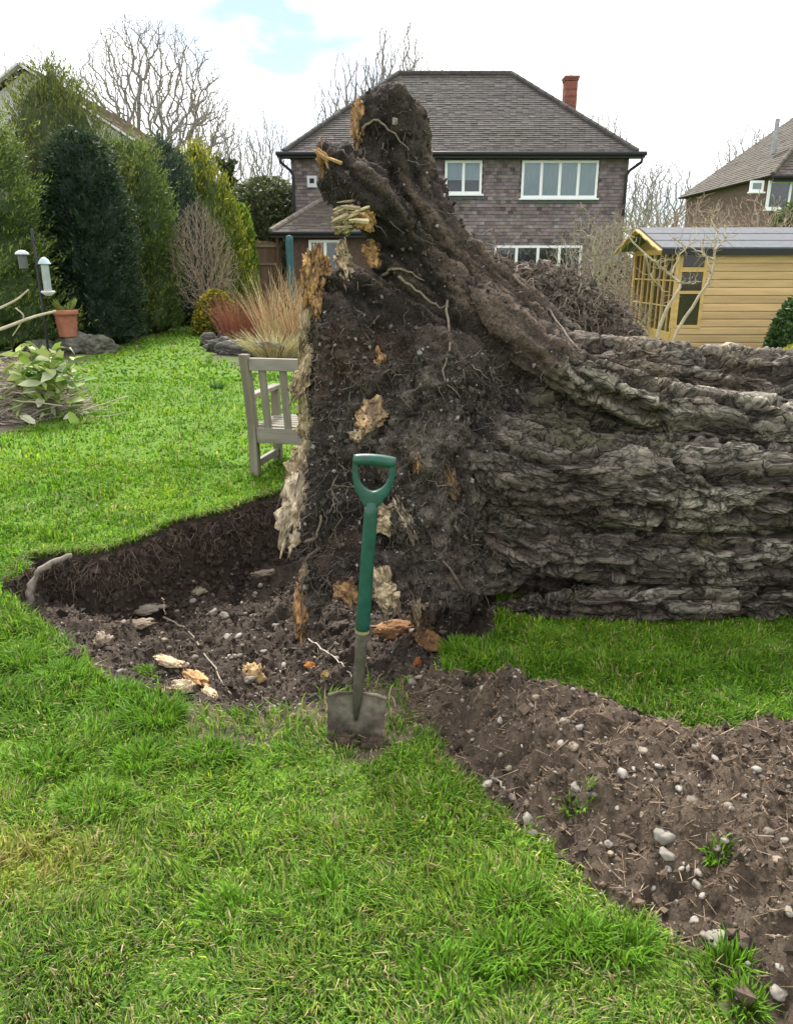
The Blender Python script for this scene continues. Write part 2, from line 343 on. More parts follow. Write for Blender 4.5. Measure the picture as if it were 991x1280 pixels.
def axis(lo, hi, st, far, g=1.16):
    a = list(np.arange(lo, hi, st)); s = st
    while a[-1] < far: s *= g; a.append(a[-1]+s)
    b = []; s = st; c = lo
    while c > -far: s *= g; c -= s; b.append(c)
    return np.array(b[::-1]+a)
gx = axis(-2.2, 2.3, .015, 400); gy = axis(1.25, 4.7, .015, 400)
gy = gy[gy > -60]
XX, YY = np.meshgrid(gx, gy); gxx, gyy = XX.ravel(), YY.ravel()
z, soil, bare, cm, bed, n1, n2, dd = ground_fields(gxx, gyy)
GV = np.stack([gxx, gyy, z], 1); nx, ny = len(gx), len(gy)
big = noise2(gxx, gyy, 1.1, 3, 8)
c_l = np.array([.080, .158, .009])*(1+.25*big)[:, None]
c_b = np.array([.105, .082, .056])*(1+.35*n2)[:, None]
c_s = np.array([.072, .052, .036])*(1+.45*n1+.35*n2)[:, None]
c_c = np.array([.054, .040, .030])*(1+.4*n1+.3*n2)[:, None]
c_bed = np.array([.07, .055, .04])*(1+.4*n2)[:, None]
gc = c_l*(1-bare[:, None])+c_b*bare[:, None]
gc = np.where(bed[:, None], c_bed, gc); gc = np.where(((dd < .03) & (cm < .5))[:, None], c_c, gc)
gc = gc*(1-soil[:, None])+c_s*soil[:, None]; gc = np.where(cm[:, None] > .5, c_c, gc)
i, j = np.meshgrid(np.arange(nx-1), np.arange(ny-1)); q0 = (j*nx+i).ravel()
Q = np.stack([q0, q0+1, q0+nx+1, q0+nx], 1)
fm = np.where(cm[Q].max(1) > .5, 2, np.where(soil[Q].mean(1) > .5, 1, np.where(bed[Q].sum(1) >= 3, 3, 0)))
for k, nm, mt in ((0, 'lawn', 'lawn'), (1, 'dug_soil', 'soil'), (2, 'root_crater', 'soil'), (3, 'flower_bed', 'soil')):
    f = Q[fm == k]; u, inv = np.unique(f, return_inverse=True)
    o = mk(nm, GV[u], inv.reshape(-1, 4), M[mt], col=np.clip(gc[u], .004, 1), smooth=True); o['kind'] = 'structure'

# ---------------------------------------------------------------- grass blades
def blades(pos, h, wd, ang, lean, col):
    n = len(pos); s = ang+rng.uniform(.9, 2.2, n); sx = np.stack([np.cos(s), np.sin(s), np.zeros(n)], 1)*wd[:, None]/2
    ld = np.stack([np.cos(ang), np.sin(ang), np.zeros(n)], 1); up = np.array([0, 0, 1.])
    l = lean[:, None]; hh = h[:, None]
    mid = pos+up*hh*.58*(1-.25*l)+ld*hh*l*.28; tip = pos+up*hh*(1-.55*l)+ld*hh*l*.85
    V = np.stack([pos-sx, pos+sx, mid+sx*.8, mid-sx*.8, tip], 1).reshape(-1, 3)
    b = (np.arange(n)*5)[:, None]
    return V, b+np.array([[0, 1, 2, 3]]), b+np.array([[3, 2, 4]]), np.repeat(col, 5, 0)
GB = MB()
YELLOW = G(45, 1085)[:2]
def grass_patch(n, yr, xl, h0, w0, dens=1.0, inside_soil=.0):
    y = yr[0]+(yr[1]-yr[0])*rng.random(n); x = rng.uniform(-1, 1, n)*(.56*y+xl)
    z, soil, bare, cm, bed, n1, n2, dd = ground_fields(x, y)
    p = (1-np.maximum(soil*(1-inside_soil), bare*.82))*(1-cm)*(1-bed)
    cl = noise2(x, y, 7, 3, 21); big = noise2(x, y, 1.2, 3, 22); 
    lip = np.exp(-(dd/.12)**2)
    p *= np.clip(1.0+.75*cl, .25, 1)
    k = rng.random(n) < p; x, y, z, cl, big, bare, lip, soil = x[k], y[k], z[k], cl[k], big[k], bare[k], lip[k], soil[k]; n = len(x)
    h0 = h0*np.where((x > .1)&(y > 2.75)&(y < 3.6), .62, 1.0)
    h = h0*np.clip(1+.75*cl+.25*rng.normal(size=n), .35, 2.3)*(1+.35*lip)
    tr = sstep(-.1, .5, noise2(x, y, 2.1, 3, 77)); h = h*(1-.35*tr*np.exp(-np.maximum(y-1.2, 0)/1.5))
    base = np.array([.148, .290, .015]); yel = np.array([.27, .37, .028]); dk = np.array([.082, .190, .014]); straw = np.array([.40, .33, .16])
    t = rng.random(n)+.45*big
    yp = np.exp(-(((x-YELLOW[0])/.2)**2+((y-YELLOW[1])/.12)**2))
    near = np.exp(-(y-1.2)/1.0)
    c = np.where((t < .35)[:, None], dk, np.where((t > .88)[:, None], yel, base))
    c = np.where((rng.random(n) < .025+.10*bare+.10*near+.07*tr+.3*yp)[:, None], straw, c)
    c = c*(1-.6*yp[:, None])+np.array([.32, .30, .03])*.6*yp[:, None]
    c = c*(1+.3*rng.normal(size=n)).clip(.5, 1.7)[:, None]*(1+.12*big[:, None])
    c = c+near[:, None]*np.array([.012, .0, .022])
    a = rng.uniform(0, 2*math.pi, n); a = np.where(rng.random(n) < .5, noise2(x, y, 4, 2, 30)*7, a)
    GB.add(*[v for v in (lambda r: (r[0], r[1], r[2], r[3]))(blades(np.stack([x, y, z-.004], 1), h, w0*rng.uniform(.6, 1.35, n), a, np.clip(rng.beta(2.2, 2, n)*1.05+.15*(cl < 0), .1, 1.0), c))])
grass_patch(90000, (1.05, 2.3), .15, .048, .0042)
grass_patch(86000, (2.2, 3.6), .25, .050, .0055)
grass_patch(70000, (3.4, 6.0), .25, .046, .0095)
grass_patch(55000, (5.8, 11.0), .4, .042, .015)
grass_patch(36000, (10.5, 25.0), .3, .05, .04)
o = GB.mk('grass', M['grass']); tag(o, 'short green lawn grass with longer tufts by the crater', 'grass', kind='stuff')
# tussocks of longer grass
TB = MB()
def tussock(px, py, n, rad, h, tint=1.0):
    c = G(px, py); a = rng.uniform(0, 2*math.pi, n); r = rad*np.sqrt(rng.random(n)); x = c[0]+np.cos(a)*r; y = c[1]+np.sin(a)*r*.7
    col = np.array([.11, .235, .016])*tint*(1+.3*rng.normal(size=n)).clip(.5, 1.6)[:, None]
    TB.add(*blades(np.stack([x, y, hz(x, y)-.004], 1), h*rng.uniform(.55, 1.25, n), .0055*rng.uniform(.7, 1.3, n), a+rng.normal(size=n)*.6, rng.uniform(.25, .95, n), col))
for px, py, n, rad, h in [(195, 905, 500, .10, .10), (150, 880, 420, .09, .09), (80, 850, 420, .10, .085), (265, 950, 380, .08, .08), (180, 955, 300, .09, .075), (30, 830, 300, .09, .08),
                          (60, 960, 260, .1, .075), (360, 872, 200, .05, .06), (180, 800, 120, .05, .05), (720, 1030, 60, .04, .06), (720, 1180, 260, .07, .08), (640, 1130, 260, .08, .08), (780, 1190, 220, .07, .08),
                          (905, 1220, 160, .05, .07), (890, 1110, 60, .03, .05), (640, 1200, 260, .09, .08), (500, 960, 160, .07, .05), (545, 1000, 160, .07, .06),
                          (575, 815, 300, .08, .08), (600, 825, 300, .10, .07), (680, 835, 300, .14, .06), (760, 840, 300, .16, .06), (850, 840, 260, .14, .055), (940, 850, 260, .14, .06),
                          (420, 1120, 260, .1, .07), (300, 1150, 220, .1, .07), (560, 1230, 220, .1, .075), (120, 1010, 240, .1, .08), (930, 1265, 120, .04, .06)]:
    tussock(px, py, n, rad, h)
o = TB.mk('long_grass', M['grass']); tag(o, 'tufts of longer green grass round the crater and soil', 'grass', kind='stuff')

# turf fringe hanging over the cut bank
FB = MB()
for (ax, ay), (bx, by) in zip(CR_BACK[1:10], CR_BACK[2:11]):
    n = int(np.hypot(bx-ax, by-ay)*900); t = rng.random(n); x = ax+(bx-ax)*t+rng.normal(size=n)*.03; y = ay+(by-ay)*t+.02*rng.random(n); x, y = unwarp(x, y); y = y+.012+.03*rng.random(n)
    f = ground_fields(x, y); k = (f[3] < .5) & (f[7] < .06); x, y, z_ = x[k], y[k], f[0][k]; n = len(x)
    if n: FB.add(*blades(np.stack([x, y, z_-.003], 1), .085*rng.uniform(.4, 1.3, n), .007*rng.uniform(.6, 1.3, n), -math.pi/2+rng.normal(size=n)*.7, rng.uniform(.6, 1.25, n), np.where((rng.random(n) < .25)[:, None], np.array([.26, .21, .09]), np.array([.11, .21, .02]))*rng.uniform(.6, 1.4, (n, 1))))
o = FB.mk('turf_fringe', M['grass']); tag(o, 'ragged fringe of grass overhanging the cut turf bank', 'grass', kind='stuff')
# ---------------------------------------------------------------- fallen tree
ch = []                               # (chain points, radii)
def chain(*pts):
    P = np.array([at(a, b, Y) for a, b, Y, r in pts]); r = np.array([q[3] for q in pts]); n = max(6, int(np.linalg.norm(np.diff(P, axis=0), axis=1).sum()/.045))
    t = np.linspace(0, len(P)-1, n); ch.append((smooth_path(P, n), np.interp(t, np.arange(len(P)), r)))
chain((1480, 600, 4.0, .50), (1200, 600, 3.85, .53), (1000, 605, 3.76, .55), (820, 605, 3.74, .56), (680, 590, 3.72, .57), (600, 575, 3.70, .53), (540, 555, 3.68, .45))
chain((700, 520, 3.75, .36), (645, 440, 3.74, .26), (590, 365, 3.74, .17), (548, 300, 3.72, .128), (516, 245, 3.70, .118), (500, 190, 3.68, .118), (492, 138, 3.66, .105))      # big upright root
chain((460, 118, 3.62, .030), (468, 165, 3.62, .070), (478, 230, 3.62, .08), (500, 290, 3.62, .09))
chain((512, 142, 3.72, .045), (522, 190, 3.74, .052), (536, 250, 3.76, .055), (575, 310, 3.78, .06), (625, 370, 3.8, .08))
chain((424, 203, 3.38, .075), (430, 222, 3.38, .105), (468, 254, 3.42, .118), (508, 305, 3.48, .092), (550, 370, 3.55, .13), (600, 450, 3.6, .25))           # second root stub
chain((408, 184, 3.36, .022), (414, 226, 3.36, .06), (430, 238, 3.40, .055))
chain((402, 345, 3.38, .045), (425, 356, 3.40, .085), (460, 380, 3.46, .13), (510, 440, 3.52, .26))                                         # shelf block
chain((492, 330, 3.5, .085), (515, 365, 3.54, .13), (540, 410, 3.58, .2))
chain((432, 400, 3.42, .165), (438, 450, 3.42, .19), (448, 520, 3.40, .225), (440, 590, 3.36, .22), (440, 650, 3.32, .235), (462, 700, 3.32, .22))           # left face of root plate
chain((392, 478, 3.34, .05), (420, 470, 3.36, .09), (470, 480, 3.4, .2))
chain((545, 480, 3.4, .28), (545, 560, 3.35, .30), (545, 640, 3.3, .29), (560, 690, 3.3, .24))
chain((392, 690, 3.22, .085), (430, 698, 3.2, .14), (490, 708, 3.18, .14), (560, 708, 3.2, .15), (620, 690, 3.3, .18))                      # lower rim
chain((386, 650, 3.24, .07), (393, 700, 3.22, .08), (392, 745, 3.2, .04), (388, 778, 3.18, .035))
chain((425, 640, 3.24, .15), (432, 560, 3.3, .16))
chain((560, 690, 3.3, .2), (580, 735, 3.38, .10), (590, 780, 3.42, .07))
chain((625, 765, 3.22, .05), (690, 758, 3.14, .075), (820, 752, 3.12, .095), (1000, 750, 3.17, .10), (1250, 742, 3.3, .10), (1480, 730, 3.45, .10))         # bottom bark lobe
chain((520, 640, 3.28, .12), (600, 660, 3.24, .15), (700, 682, 3.20, .14), (840, 690, 3.20, .15), (1000, 694, 3.25, .155), (1250, 690, 3.37, .15), (1480, 684, 3.5, .15))
chain((505, 535, 3.32, .14), (590, 562, 3.26, .19), (680, 592, 3.22, .20), (800, 604, 3.22, .21), (1000, 612, 3.27, .22), (1250, 612, 3.38, .21), (1480, 612, 3.5, .2))
chain((600, 372, 3.50, .075), (640, 412, 3.42, .085), (710, 465, 3.34, .10), (830, 512, 3.32, .11), (1000, 540, 3.35, .125), (1250, 550, 3.56, .13), (1480, 560, 3.7, .12))  # upper buttress
chain((680, 455, 3.6, .16), (780, 472, 3.64, .18), (900, 486, 3.72, .2), (1000, 490, 3.76, .2), (1250, 495, 3.88, .2), (1480, 515, 4.0, .18))
chain((625, 362, 3.98, .085), (680, 372, 4.0, .12), (730, 400, 4.02, .13), (785, 440, 4.05, .10))                                          # fibrous mound behind
chain((630, 715, 3.5, .15), (720, 722, 3.45, .18), (1000, 728, 3.5, .2), (1480, 715, 3.9, .2))
# the further and rear surface gets a coarser skin: compress space before the remesh, undo it after
def sq(V):
    V = V.copy(); V[:, 0] = np.where(V[:, 0] > 2.15, 2.15+(V[:, 0]-2.15)*.35, V[:, 0]); V[:, 1] = np.where(V[:, 1] > 3.95, 3.95+(V[:, 1]-3.95)*.5, V[:, 1]); return V
def usq(V):
    V = V.copy(); V[:, 0] = np.where(V[:, 0] > 2.15, 2.15+(V[:, 0]-2.15)/.35, V[:, 0]); V[:, 1] = np.where(V[:, 1] > 3.95, 3.95+(V[:, 1]-3.95)/.5, V[:, 1]); return V
mb = MB()
for P, r in ch:
    V, Qd, T = tube(P, r, 20, True); mb.add(V, Qd, T)
    for e in (0, -1): mb.add(ICO2[0]*r[e]+P[e], T=ICO2[1])
tmp = bpy.data.objects.new('tmp', mesh_data('tmp', sq(np.concatenate(mb.V)), mb.faces(), None)); COL.objects.link(tmp)
m = tmp.modifiers.new('r', 'REMESH'); m.mode = 'VOXEL'; m.voxel_size = .0112
m = tmp.modifiers.new('s', 'SMOOTH'); m.iterations = 7; m.factor = .5
dg = bpy.context.evaluated_depsgraph_get(); ev = tmp.evaluated_get(dg).to_mesh()
TV = np.empty(len(ev.vertices)*3, np.float32); ev.vertices.foreach_get('co', TV); TV = usq(TV.reshape(-1, 3).astype(float))
TF = np.empty(len(ev.loops), np.int32); ev.loops.foreach_get('vertex_index', TF); TF = TF.reshape(-1, 4)
bpy.data.objects.remove(tmp)
k_ = (TV[TF][:, :, 2].max(1) > -.42); TF = TF[k_]; u_, inv_ = np.unique(TF, return_inverse=True); TV = TV[u_]; TF = inv_.reshape(-1, 4)
fn_ = np.cross(TV[TF[:, 2]]-TV[TF[:, 0]], TV[TF[:, 3]]-TV[TF[:, 1]]); TN = np.zeros_like(TV)
for c_ in range(4): np.add.at(TN, TF[:, c_], fn_)
TN = norm(TN)
x, y, zz = TV.T
# nearest root or bark lobe: grain runs along it
cpts = np.concatenate([P for P, r in ch]); crad = np.concatenate([r for P, r in ch]); ctan = np.concatenate([norm(np.gradient(P, axis=0)) for P, r in ch])
carc = np.concatenate([np.concatenate([[0], np.cumsum(np.linalg.norm(np.diff(P, axis=0), axis=1))])+q*3.7 for q, (P, r) in enumerate(ch)])
near_ = np.zeros(len(TV), int)
for a_ in range(0, len(TV), 20000):
    d_ = np.sqrt(((TV[a_:a_+20000, None]-cpts[None])**2).sum(2))-crad[None]*1.0; near_[a_:a_+20000] = d_.argmin(1)
off_ = TV-cpts[near_]; al_ = (off_*ctan[near_]).sum(1); off_ = off_-ctan[near_]*al_[:, None]; arc = carc[near_]+al_
# where bark, where earth: the earth covers the plate and the upright roots
edge = .42+.30*sstep(.75, 1.25, zz)+.34*fbm(TV*2.4, 3, 3)+.10*np.sin(zz*7)+.14*fbm(TV*11, 3, 4)
bark = sstep(-.05, .10, x-edge); barkD = np.maximum(bark, .75*sstep(-.42, .0, x-edge)*sstep(1.25, .95, zz))
soilm = 1-bark
upr = sstep(1.05, 1.25, zz+.30*(x-.2))*soilm                    # the fibrous upright roots
wp = np.stack([fbm(TV*2.3, 3, 11), fbm(TV*2.3, 3, 12), fbm(TV*2.3, 3, 13)], 1); wq = np.stack([fbm(TV*9, 2, 14), fbm(TV*9, 2, 16), fbm(TV*9, 2, 17)], 1)
B = np.concatenate([arc[:, None], off_], 1)
Bw = B[:, :3]*0; Bw[:, 0] = arc; Bw[:, 1:] = off_[:, 1:]; Bw[:, 1] += off_[:, 0]*.8
Bw = Bw+wp*np.array([.18, .06, .06])+wq*np.array([.045, .012, .012])
ID = .5+.5*fbm(Bw*np.array([1.6, 9, 9])+3, 2, 5); id2 = .5+.5*fbm(Bw*np.array([5, 26, 26])+9, 2, 6)
w3 = Bw+wq*np.array([.05, .014, .014])
fur1 = sstep(0, .20, np.abs(fbm(w3*np.array([2.3, 9.0, 9.0]), 3, 31, .45))); fur2 = sstep(0, .22, np.abs(fbm(w3*np.array([5.5, 22, 22]), 3, 32, .45)))
crk, crk2 = fur1, fur2; rid = fur1*2-1
ter = fbm(Bw*np.array([4, 26, 26]), 4, 33); big_ = fbm(Bw*np.array([.9, 4, 4]), 2, 34)
v1, v2, vid, vof = voro(w3*np.array([6.0, 20, 20]), 5)
d_b = .044*(fur1-.75)+.016*(fur2-.75)+.011*ter+.028*big_+.020*(vid-.5)+.012*(sstep(0, .12, v2-v1)-.8)+.008*np.clip(vof[:, 2], -.5, .5)
# earth relief
n1 = fbm(TV*5, 4, 41); n2 = fbm(TV*16, 3, 42); n3 = fbm(TV*42, 2, 43)
fib = fbm(Bw*np.array([2.6, 24, 24]), 3, 44); fib2 = fbm(Bw*np.array([5, 60, 60]), 2, 45); lng = fbm(Bw*np.array([1.2, 9, 9]), 3, 46)
g1, g2, gid, _o = voro(TV*24+wp*1.5, 15)
hole = sstep(.12, .5, fbm(TV*6.5, 3, 47))
d_s = .034*n1+.036*n2+.020*n3+.020*(.6-g1)-.045*hole
d_u = .038*n1+.024*n2+.026*fib+.010*fib2+.034*lng+.010*n3-.03*hole
rest = (1-barkD)/np.maximum(1-bark, 1e-3)
disp = barkD*d_b+rest*((soilm-upr)*d_s+upr*d_u)+(barkD-bark)*d_s*.4
und = sstep(-.3, -.8, TN[:, 2]); disp *= 1-.4*und
TV2 = TV+TN*disp[:, None]
# colours of earth, roots and bark; the upright root has a painted lit strip
cs = np.array([.040, .032, .0265])[None]*(1+.5*n1+.4*n2)[:, None]
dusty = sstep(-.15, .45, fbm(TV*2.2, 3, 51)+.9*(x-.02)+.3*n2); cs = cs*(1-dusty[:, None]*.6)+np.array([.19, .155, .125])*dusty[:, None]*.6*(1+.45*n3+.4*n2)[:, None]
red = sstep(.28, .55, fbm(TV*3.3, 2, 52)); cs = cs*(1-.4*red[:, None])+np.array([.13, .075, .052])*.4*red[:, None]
cu = np.array([.036, .028, .023])*(1+.55*fib+.5*n1)[:, None]; rt = sstep(-.05, .25, x-.02-.55*(1.9-zz)*.55+.15*lng); lit = np.clip(sstep(.0, .5, fib+.5*lng+.3*fib2)*.5+.55*rt, 0, 1); cu = cu*(1-.75*lit[:, None])+np.array([.15, .108, .08])*.75*lit[:, None]*(1+.5*fib2+.4*fib)[:, None]  # lit right side of the upright root is put into its colour
grey = np.array([.385, .34, .275]); brn = np.array([.046, .035, .026])
pl = np.clip(.42+.6*(ID-.5)+.5*ter+.45*(id2-.5)+.55*(vid-.5), 0, 1)*(.18+.82*fur1)*(.35+.65*fur2)
cb = brn+(grey-brn)*pl[:, None]; stain = sstep(.6, -.15, x-.72+.7*fbm(TV*2.5, 4, 63)); cb = cb*(1-.7*stain[:, None])+np.array([.085, .066, .052])*.7*stain[:, None]*(1+.5*n2+.4*n3)[:, None]
moss = sstep(.2, .55, fbm(TV*2.8, 3, 61)-.15*(zz-.5)); cb = cb*(1-.35*moss[:, None])+np.array([.11, .11, .05])*.35*moss[:, None]
tanb = sstep(.2, .5, fbm(TV*2.0+5, 2, 62)); cb = cb*(1-.35*tanb[:, None])+np.array([.30, .235, .155])*.35*tanb[:, None]*(.4+pl[:, None])
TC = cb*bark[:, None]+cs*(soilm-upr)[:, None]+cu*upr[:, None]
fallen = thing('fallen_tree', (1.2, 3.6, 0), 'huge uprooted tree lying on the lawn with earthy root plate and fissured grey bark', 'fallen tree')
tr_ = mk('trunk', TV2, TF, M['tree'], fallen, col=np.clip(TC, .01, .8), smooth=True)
a_ = tr_.data.attributes.new('Grain', 'FLOAT_VECTOR', 'POINT'); a_.data.foreach_set('vector', Bw.astype(np.float32).ravel())
a_ = tr_.data.attributes.new('Barky', 'FLOAT', 'POINT'); a_.data.foreach_set('value', bark.astype(np.float32))
bvh = BVHTree.FromPolygons(TV2.tolist(), TF.tolist())
TNn = TN
def hit(px, py):
    d = Vector(ray(px, py)).normalized(); r = bvh.ray_cast(Vector((0, 0, CAM_H)), d)
    if r[0] is None: return None, None
    n = np.array(r[1]); n = n if np.dot(n, np.array(d)) < 0 else -n
    return np.array(r[0]), n

# crumbs of soil and small stones stuck in the root plate
vis = np.where((soilm > .5) & (TN[:, 1] < .45) & (TV[:, 2] > -.35))[0]
k = rng.choice(vis, 15000); k = k[rng.random(len(k)) > upr[k]*.8]; cv = TV2[k]+TNn[k]*rng.uniform(-.002, .006, (len(k), 1))
ct = np.array([[1, .1, -.2], [-.9, .25, .1], [.15, 1, .2], [-.2, -.95, .1], [.2, .1, .75], [-.1, -.15, -.8]]); cf = np.array([[4, 0, 2], [4, 2, 1], [4, 1, 3], [4, 3, 0], [5, 2, 0], [5, 1, 2], [5, 3, 1], [5, 0, 3]])
s = rng.gamma(1.8, .0030, len(k)).clip(.002, .018)
colr = np.array([.040, .032, .027])*rng.uniform(.4, 2.6, (len(k), 1)); gry = rng.random(len(k)) < .09
colr[gry] = np.array([.24, .22, .20])*rng.uniform(.5, 1.4, (gry.sum(), 1))
V, F, C = inst(ct, cf, cv, rand_rot(len(k)), s[:, None]*rng.uniform(.7, 1.4, (len(k), 3)), colr); mk('soil_crumbs', V, F, M['crumb'], fallen, col=C, kind='stuff')
# fine roots
def rootlets(P, Nn, n, ln, rr, tint, droop=.6, nseg=5, curl=.55):
    k = rng.integers(0, len(P), n); p = P[k]; d = norm(Nn[k]*rng.uniform(.15, .8, (n, 1))+rng.normal(size=(n, 3))*.8+np.array([0, 0, -.3]))
    le = ln*rng.uniform(.4, 1.6, n); r = rr*rng.uniform(.5, 1.7, n); a0 = []; a1 = []; b0 = []; b1 = []
    for q in range(nseg):
        p2 = p+d*(le/nseg)[:, None]; a0.append(p); a1.append(p2); b0.append(r*(1-q/nseg*.75)); b1.append(r*(1-(q+1)/nseg*.75)); p = p2
        d = norm(d+rng.normal(size=(n, 3))*curl+np.array([0, 0, -droop*.35]))
    V, Qd = segs_mesh(np.concatenate(a0), np.concatenate(a1), np.concatenate(b0), np.concatenate(b1), 3)
    c = np.array(tint)*rng.uniform(.4, 1.9, (n, 1)); return V, Qd, np.repeat(np.tile(c, (nseg, 1)), 6, 0)
vl = vis[rng.random(len(vis)) > upr[vis]*.85]
V, Qd, C = rootlets(TV2[vl], TN[vl], 3000, .075, .0012, (.13, .105, .085)); mk('fine_roots', V, Qd, M['root'], fallen, col=C, kind='stuff')
V, Qd, C = rootlets(TV2[vl], TN[vl], 110, .15, .0030, (.11, .085, .065), nseg=9); mk('root_strands', V, Qd, M['root'], fallen, col=C, kind='stuff')
mnd = np.where((TV[:, 1] > 3.80) & (TN[:, 2] > -.2) & (TV[:, 0] > .42) & (TV[:, 0] < 1.15) & (TV[:, 2] > 1.0))[0]
V, Qd, C = rootlets(TV2[mnd], TN[mnd], 2700, .17, .0026, (.16, .125, .095), droop=.9, nseg=6, curl=.5); mk('root_tangle', V, Qd, M['root'], fallen, col=C, kind='stuff')
k = rng.choice(mnd, 2200); s = rng.gamma(2.5, .006, len(k)).clip(.006, .028); colr = np.array([.09, .075, .062])*rng.uniform(.4, 2.6, (len(k), 1))
V, F, C = inst(ct, cf, TV2[k]+TN[k]*.03*rng.random((len(k), 1)), rand_rot(len(k)), s[:, None]*rng.uniform(.7, 1.4, (len(k), 3)), colr); mk('soil_clods', V, F, M['crumb'], fallen, col=C, kind='stuff')

# torn pale wood
def torn(px, py, wpx, hpx, th, seed, tone=(.62, .43, .22), tilt=0.0, name='torn_wood'):
    for dx in range(0, 80, 4):
        p, n = hit(px+dx, py)
        if p is not None: break
    if p is None: return
    if dx: p = at(px+min(dx, 10), py, p[1]+.01)
    n = norm(n*.45+np.array([-.15, -.8, .12])); t = np.linalg.norm(p-np.array([0, 0, CAM_H]))/FPX
    V, F = ICO5 if max(wpx, hpx) > 44 else ICO4; e = fbm(V*1.4+seed*7.7, 4, seed); g = fbm(V*np.array([9, 9, 1.6])+seed, 3, seed+1); e2 = fbm(V*5.0+seed, 3, seed+2); jag = fbm(np.stack([V[:, 0]*7, V[:, 1]*2, V[:, 2]*.6], 1)+seed*3.1, 3, seed+4); jx = fbm(np.stack([V[:, 2]*5, V[:, 1]*2, V[:, 0]*.6], 1)+seed*2.1, 3, seed+5)
    V = V*(1+.45*e+.22*e2)[:, None]; V[:, 2] *= 1+.7*jag; V[:, 0] *= 1+.6*jx; V = V*np.array([wpx*t/2, th*.8, hpx*t/2]); V[:, 1] += -.022*g-.012*e2
    z_ = np.array([math.sin(tilt), 0, math.cos(tilt)]); z_ = norm(z_-n*np.dot(z_, n)); x_ = np.cross(z_, -n); Rm = np.stack([x_, -n, z_], 1)
    W = V@Rm.T+p
    c = np.array(tone)*(1+.5*g+.35*e)[:, None]; dk = sstep(.05, .45, e2+.6*g); c = c*(1-.65*dk[:, None])+np.array([.13, .08, .045])*.65*dk[:, None]
    ea = sstep(.15, .4, fbm(V*22+seed, 3, seed+7)); c = c*(1-.7*ea[:, None])+np.array([.06, .045, .035])*.7*ea[:, None]
    return mk(name, W, F, M['wood'], fallen, col=np.clip(c, .02, .9), smooth=True)
PALE = (.56, .44, .28); OR = (.50, .29, .13); BR = (.26, .16, .085)
for a in [(383, 348, 26, 60, .03, 1, OR, .2), (388, 335, 40, 26, .03, 2, OR, .9), (374, 400, 12, 70, .02, 3, PALE, .05), (371, 465, 22, 66, .03, 4, PALE, .35), (385, 528, 24, 70, .03, 5, PALE, -.05),
          (380, 580, 34, 70, .035, 6, PALE, .35), (368, 640, 32, 84, .035, 7, (.62, .50, .36), .25), (372, 715, 12, 44, .02, 8, PALE, .1), (376, 760, 22, 70, .03, 9, OR, -.1), (385, 790, 28, 40, .03, 10, PALE, -.6),
          (462, 518, 38, 40, .022, 11, (.60, .40, .22), .3), (447, 545, 18, 15, .018, 12, PALE, .2), (521, 578, 9, 26, .012, 13, OR, 0), (486, 648, 46, 36, .025, 14, PALE, -.5), (508, 650, 14, 52, .02, 15, (.55, .47, .36), -.4),
          (432, 732, 44, 26, .022, 16, OR, 1.3), (478, 736, 56, 34, .026, 17, PALE, 1.2), (428, 762, 36, 34, .02, 18, BR, .7), (440, 158, 15, 46, .03, 19, OR, -.15), (403, 200, 9, 34, .02, 20, OR, -.1),
          (437, 268, 46, 26, .04, 21, PALE, -.9), (455, 272, 30, 24, .03, 22, OR, -.8), (466, 318, 30, 20, .028, 23, OR, 1.2), (430, 330, 52, 16, .024, 24, PALE, 1.4), (398, 378, 12, 40, .018, 25, OR, .1),
          (474, 448, 14, 22, .012, 26, OR, -.3), (565, 600, 40, 14, .012, 27, BR, 1.2), (520, 790, 60, 26, .03, 28, BR, 1.3), (545, 800, 36, 36, .03, 29, BR, .8), (520, 752, 60, 10, .02, 30, PALE, 1.5)]:
    torn(*a[:5], a[5], a[6], a[7])
# jagged splinters on broken ends
sb = MB()
def splinters(px, py, n, spread, ln, dirv, tone):
    p0, nn = hit(px, py)
    if p0 is None: return
    for q in range(n):
        p = p0+rng.normal(size=3)*np.array([spread, .03, spread]); d = norm(np.array(dirv)+rng.normal(size=3)*.25); l = ln*rng.uniform(.4, 1.3); r = rng.uniform(.004, .012)
        sb.tube([p-d*.03, p+d*l*.5, p+d*l], [r, r*.8, .001], 4, C=np.array(tone)*rng.uniform(.6, 1.2))
splinters(446, 160, 10, .012, .05, (-.3, -.2, .9), OR); splinters(408, 200, 10, .012, .04, (-.5, -.1, .6), OR); splinters(445, 266, 16, .025, .06, (-.9, -.1, -.1), PALE); splinters(390, 345, 20, .03, .07, (-.3, -.1, .9), OR)
splinters(372, 470, 10, .04, .05, (-.8, -.2, -.3), PALE); splinters(378, 780, 12, .03, .07, (-.4, -.2, -.8), OR); splinters(395, 690, 12, .04, .05, (-.7, -.3, -.5), (.12, .09, .07))
sb.mk('splinters', M['wood'], fallen, kind='stuff')
# single thick roots hanging free
for pts, r in ([[(545, 690), (575, 735), (583, 765), (590, 790)], .005], [[(402, 640), (395, 690), (385, 700)], .006], [[(560, 375), (562, 430), (556, 470), (572, 500)], .006], [[(500, 345), (520, 360), (548, 385), (560, 380)], .007],
               [[(450, 330), (478, 340), (500, 335), (530, 350)], .008], [[(600, 300), (640, 345), (690, 395), (720, 440)], .008], [[(455, 160), (470, 150), (490, 165), (520, 200)], .006]):
    H = [hit(*p) for p in pts]; H = [h[0]+h[1]*.012 for h in H if h[0] is not None]
    if len(H) > 1:
        P = smooth_path(H, 14)+rng.normal(size=(14, 3))*.004; b = MB(); b.tube(P, np.linspace(r, r*.4, 14), 6, C=(.20, .16, .12)); b.mk('root', M['root'], fallen, smooth=True)
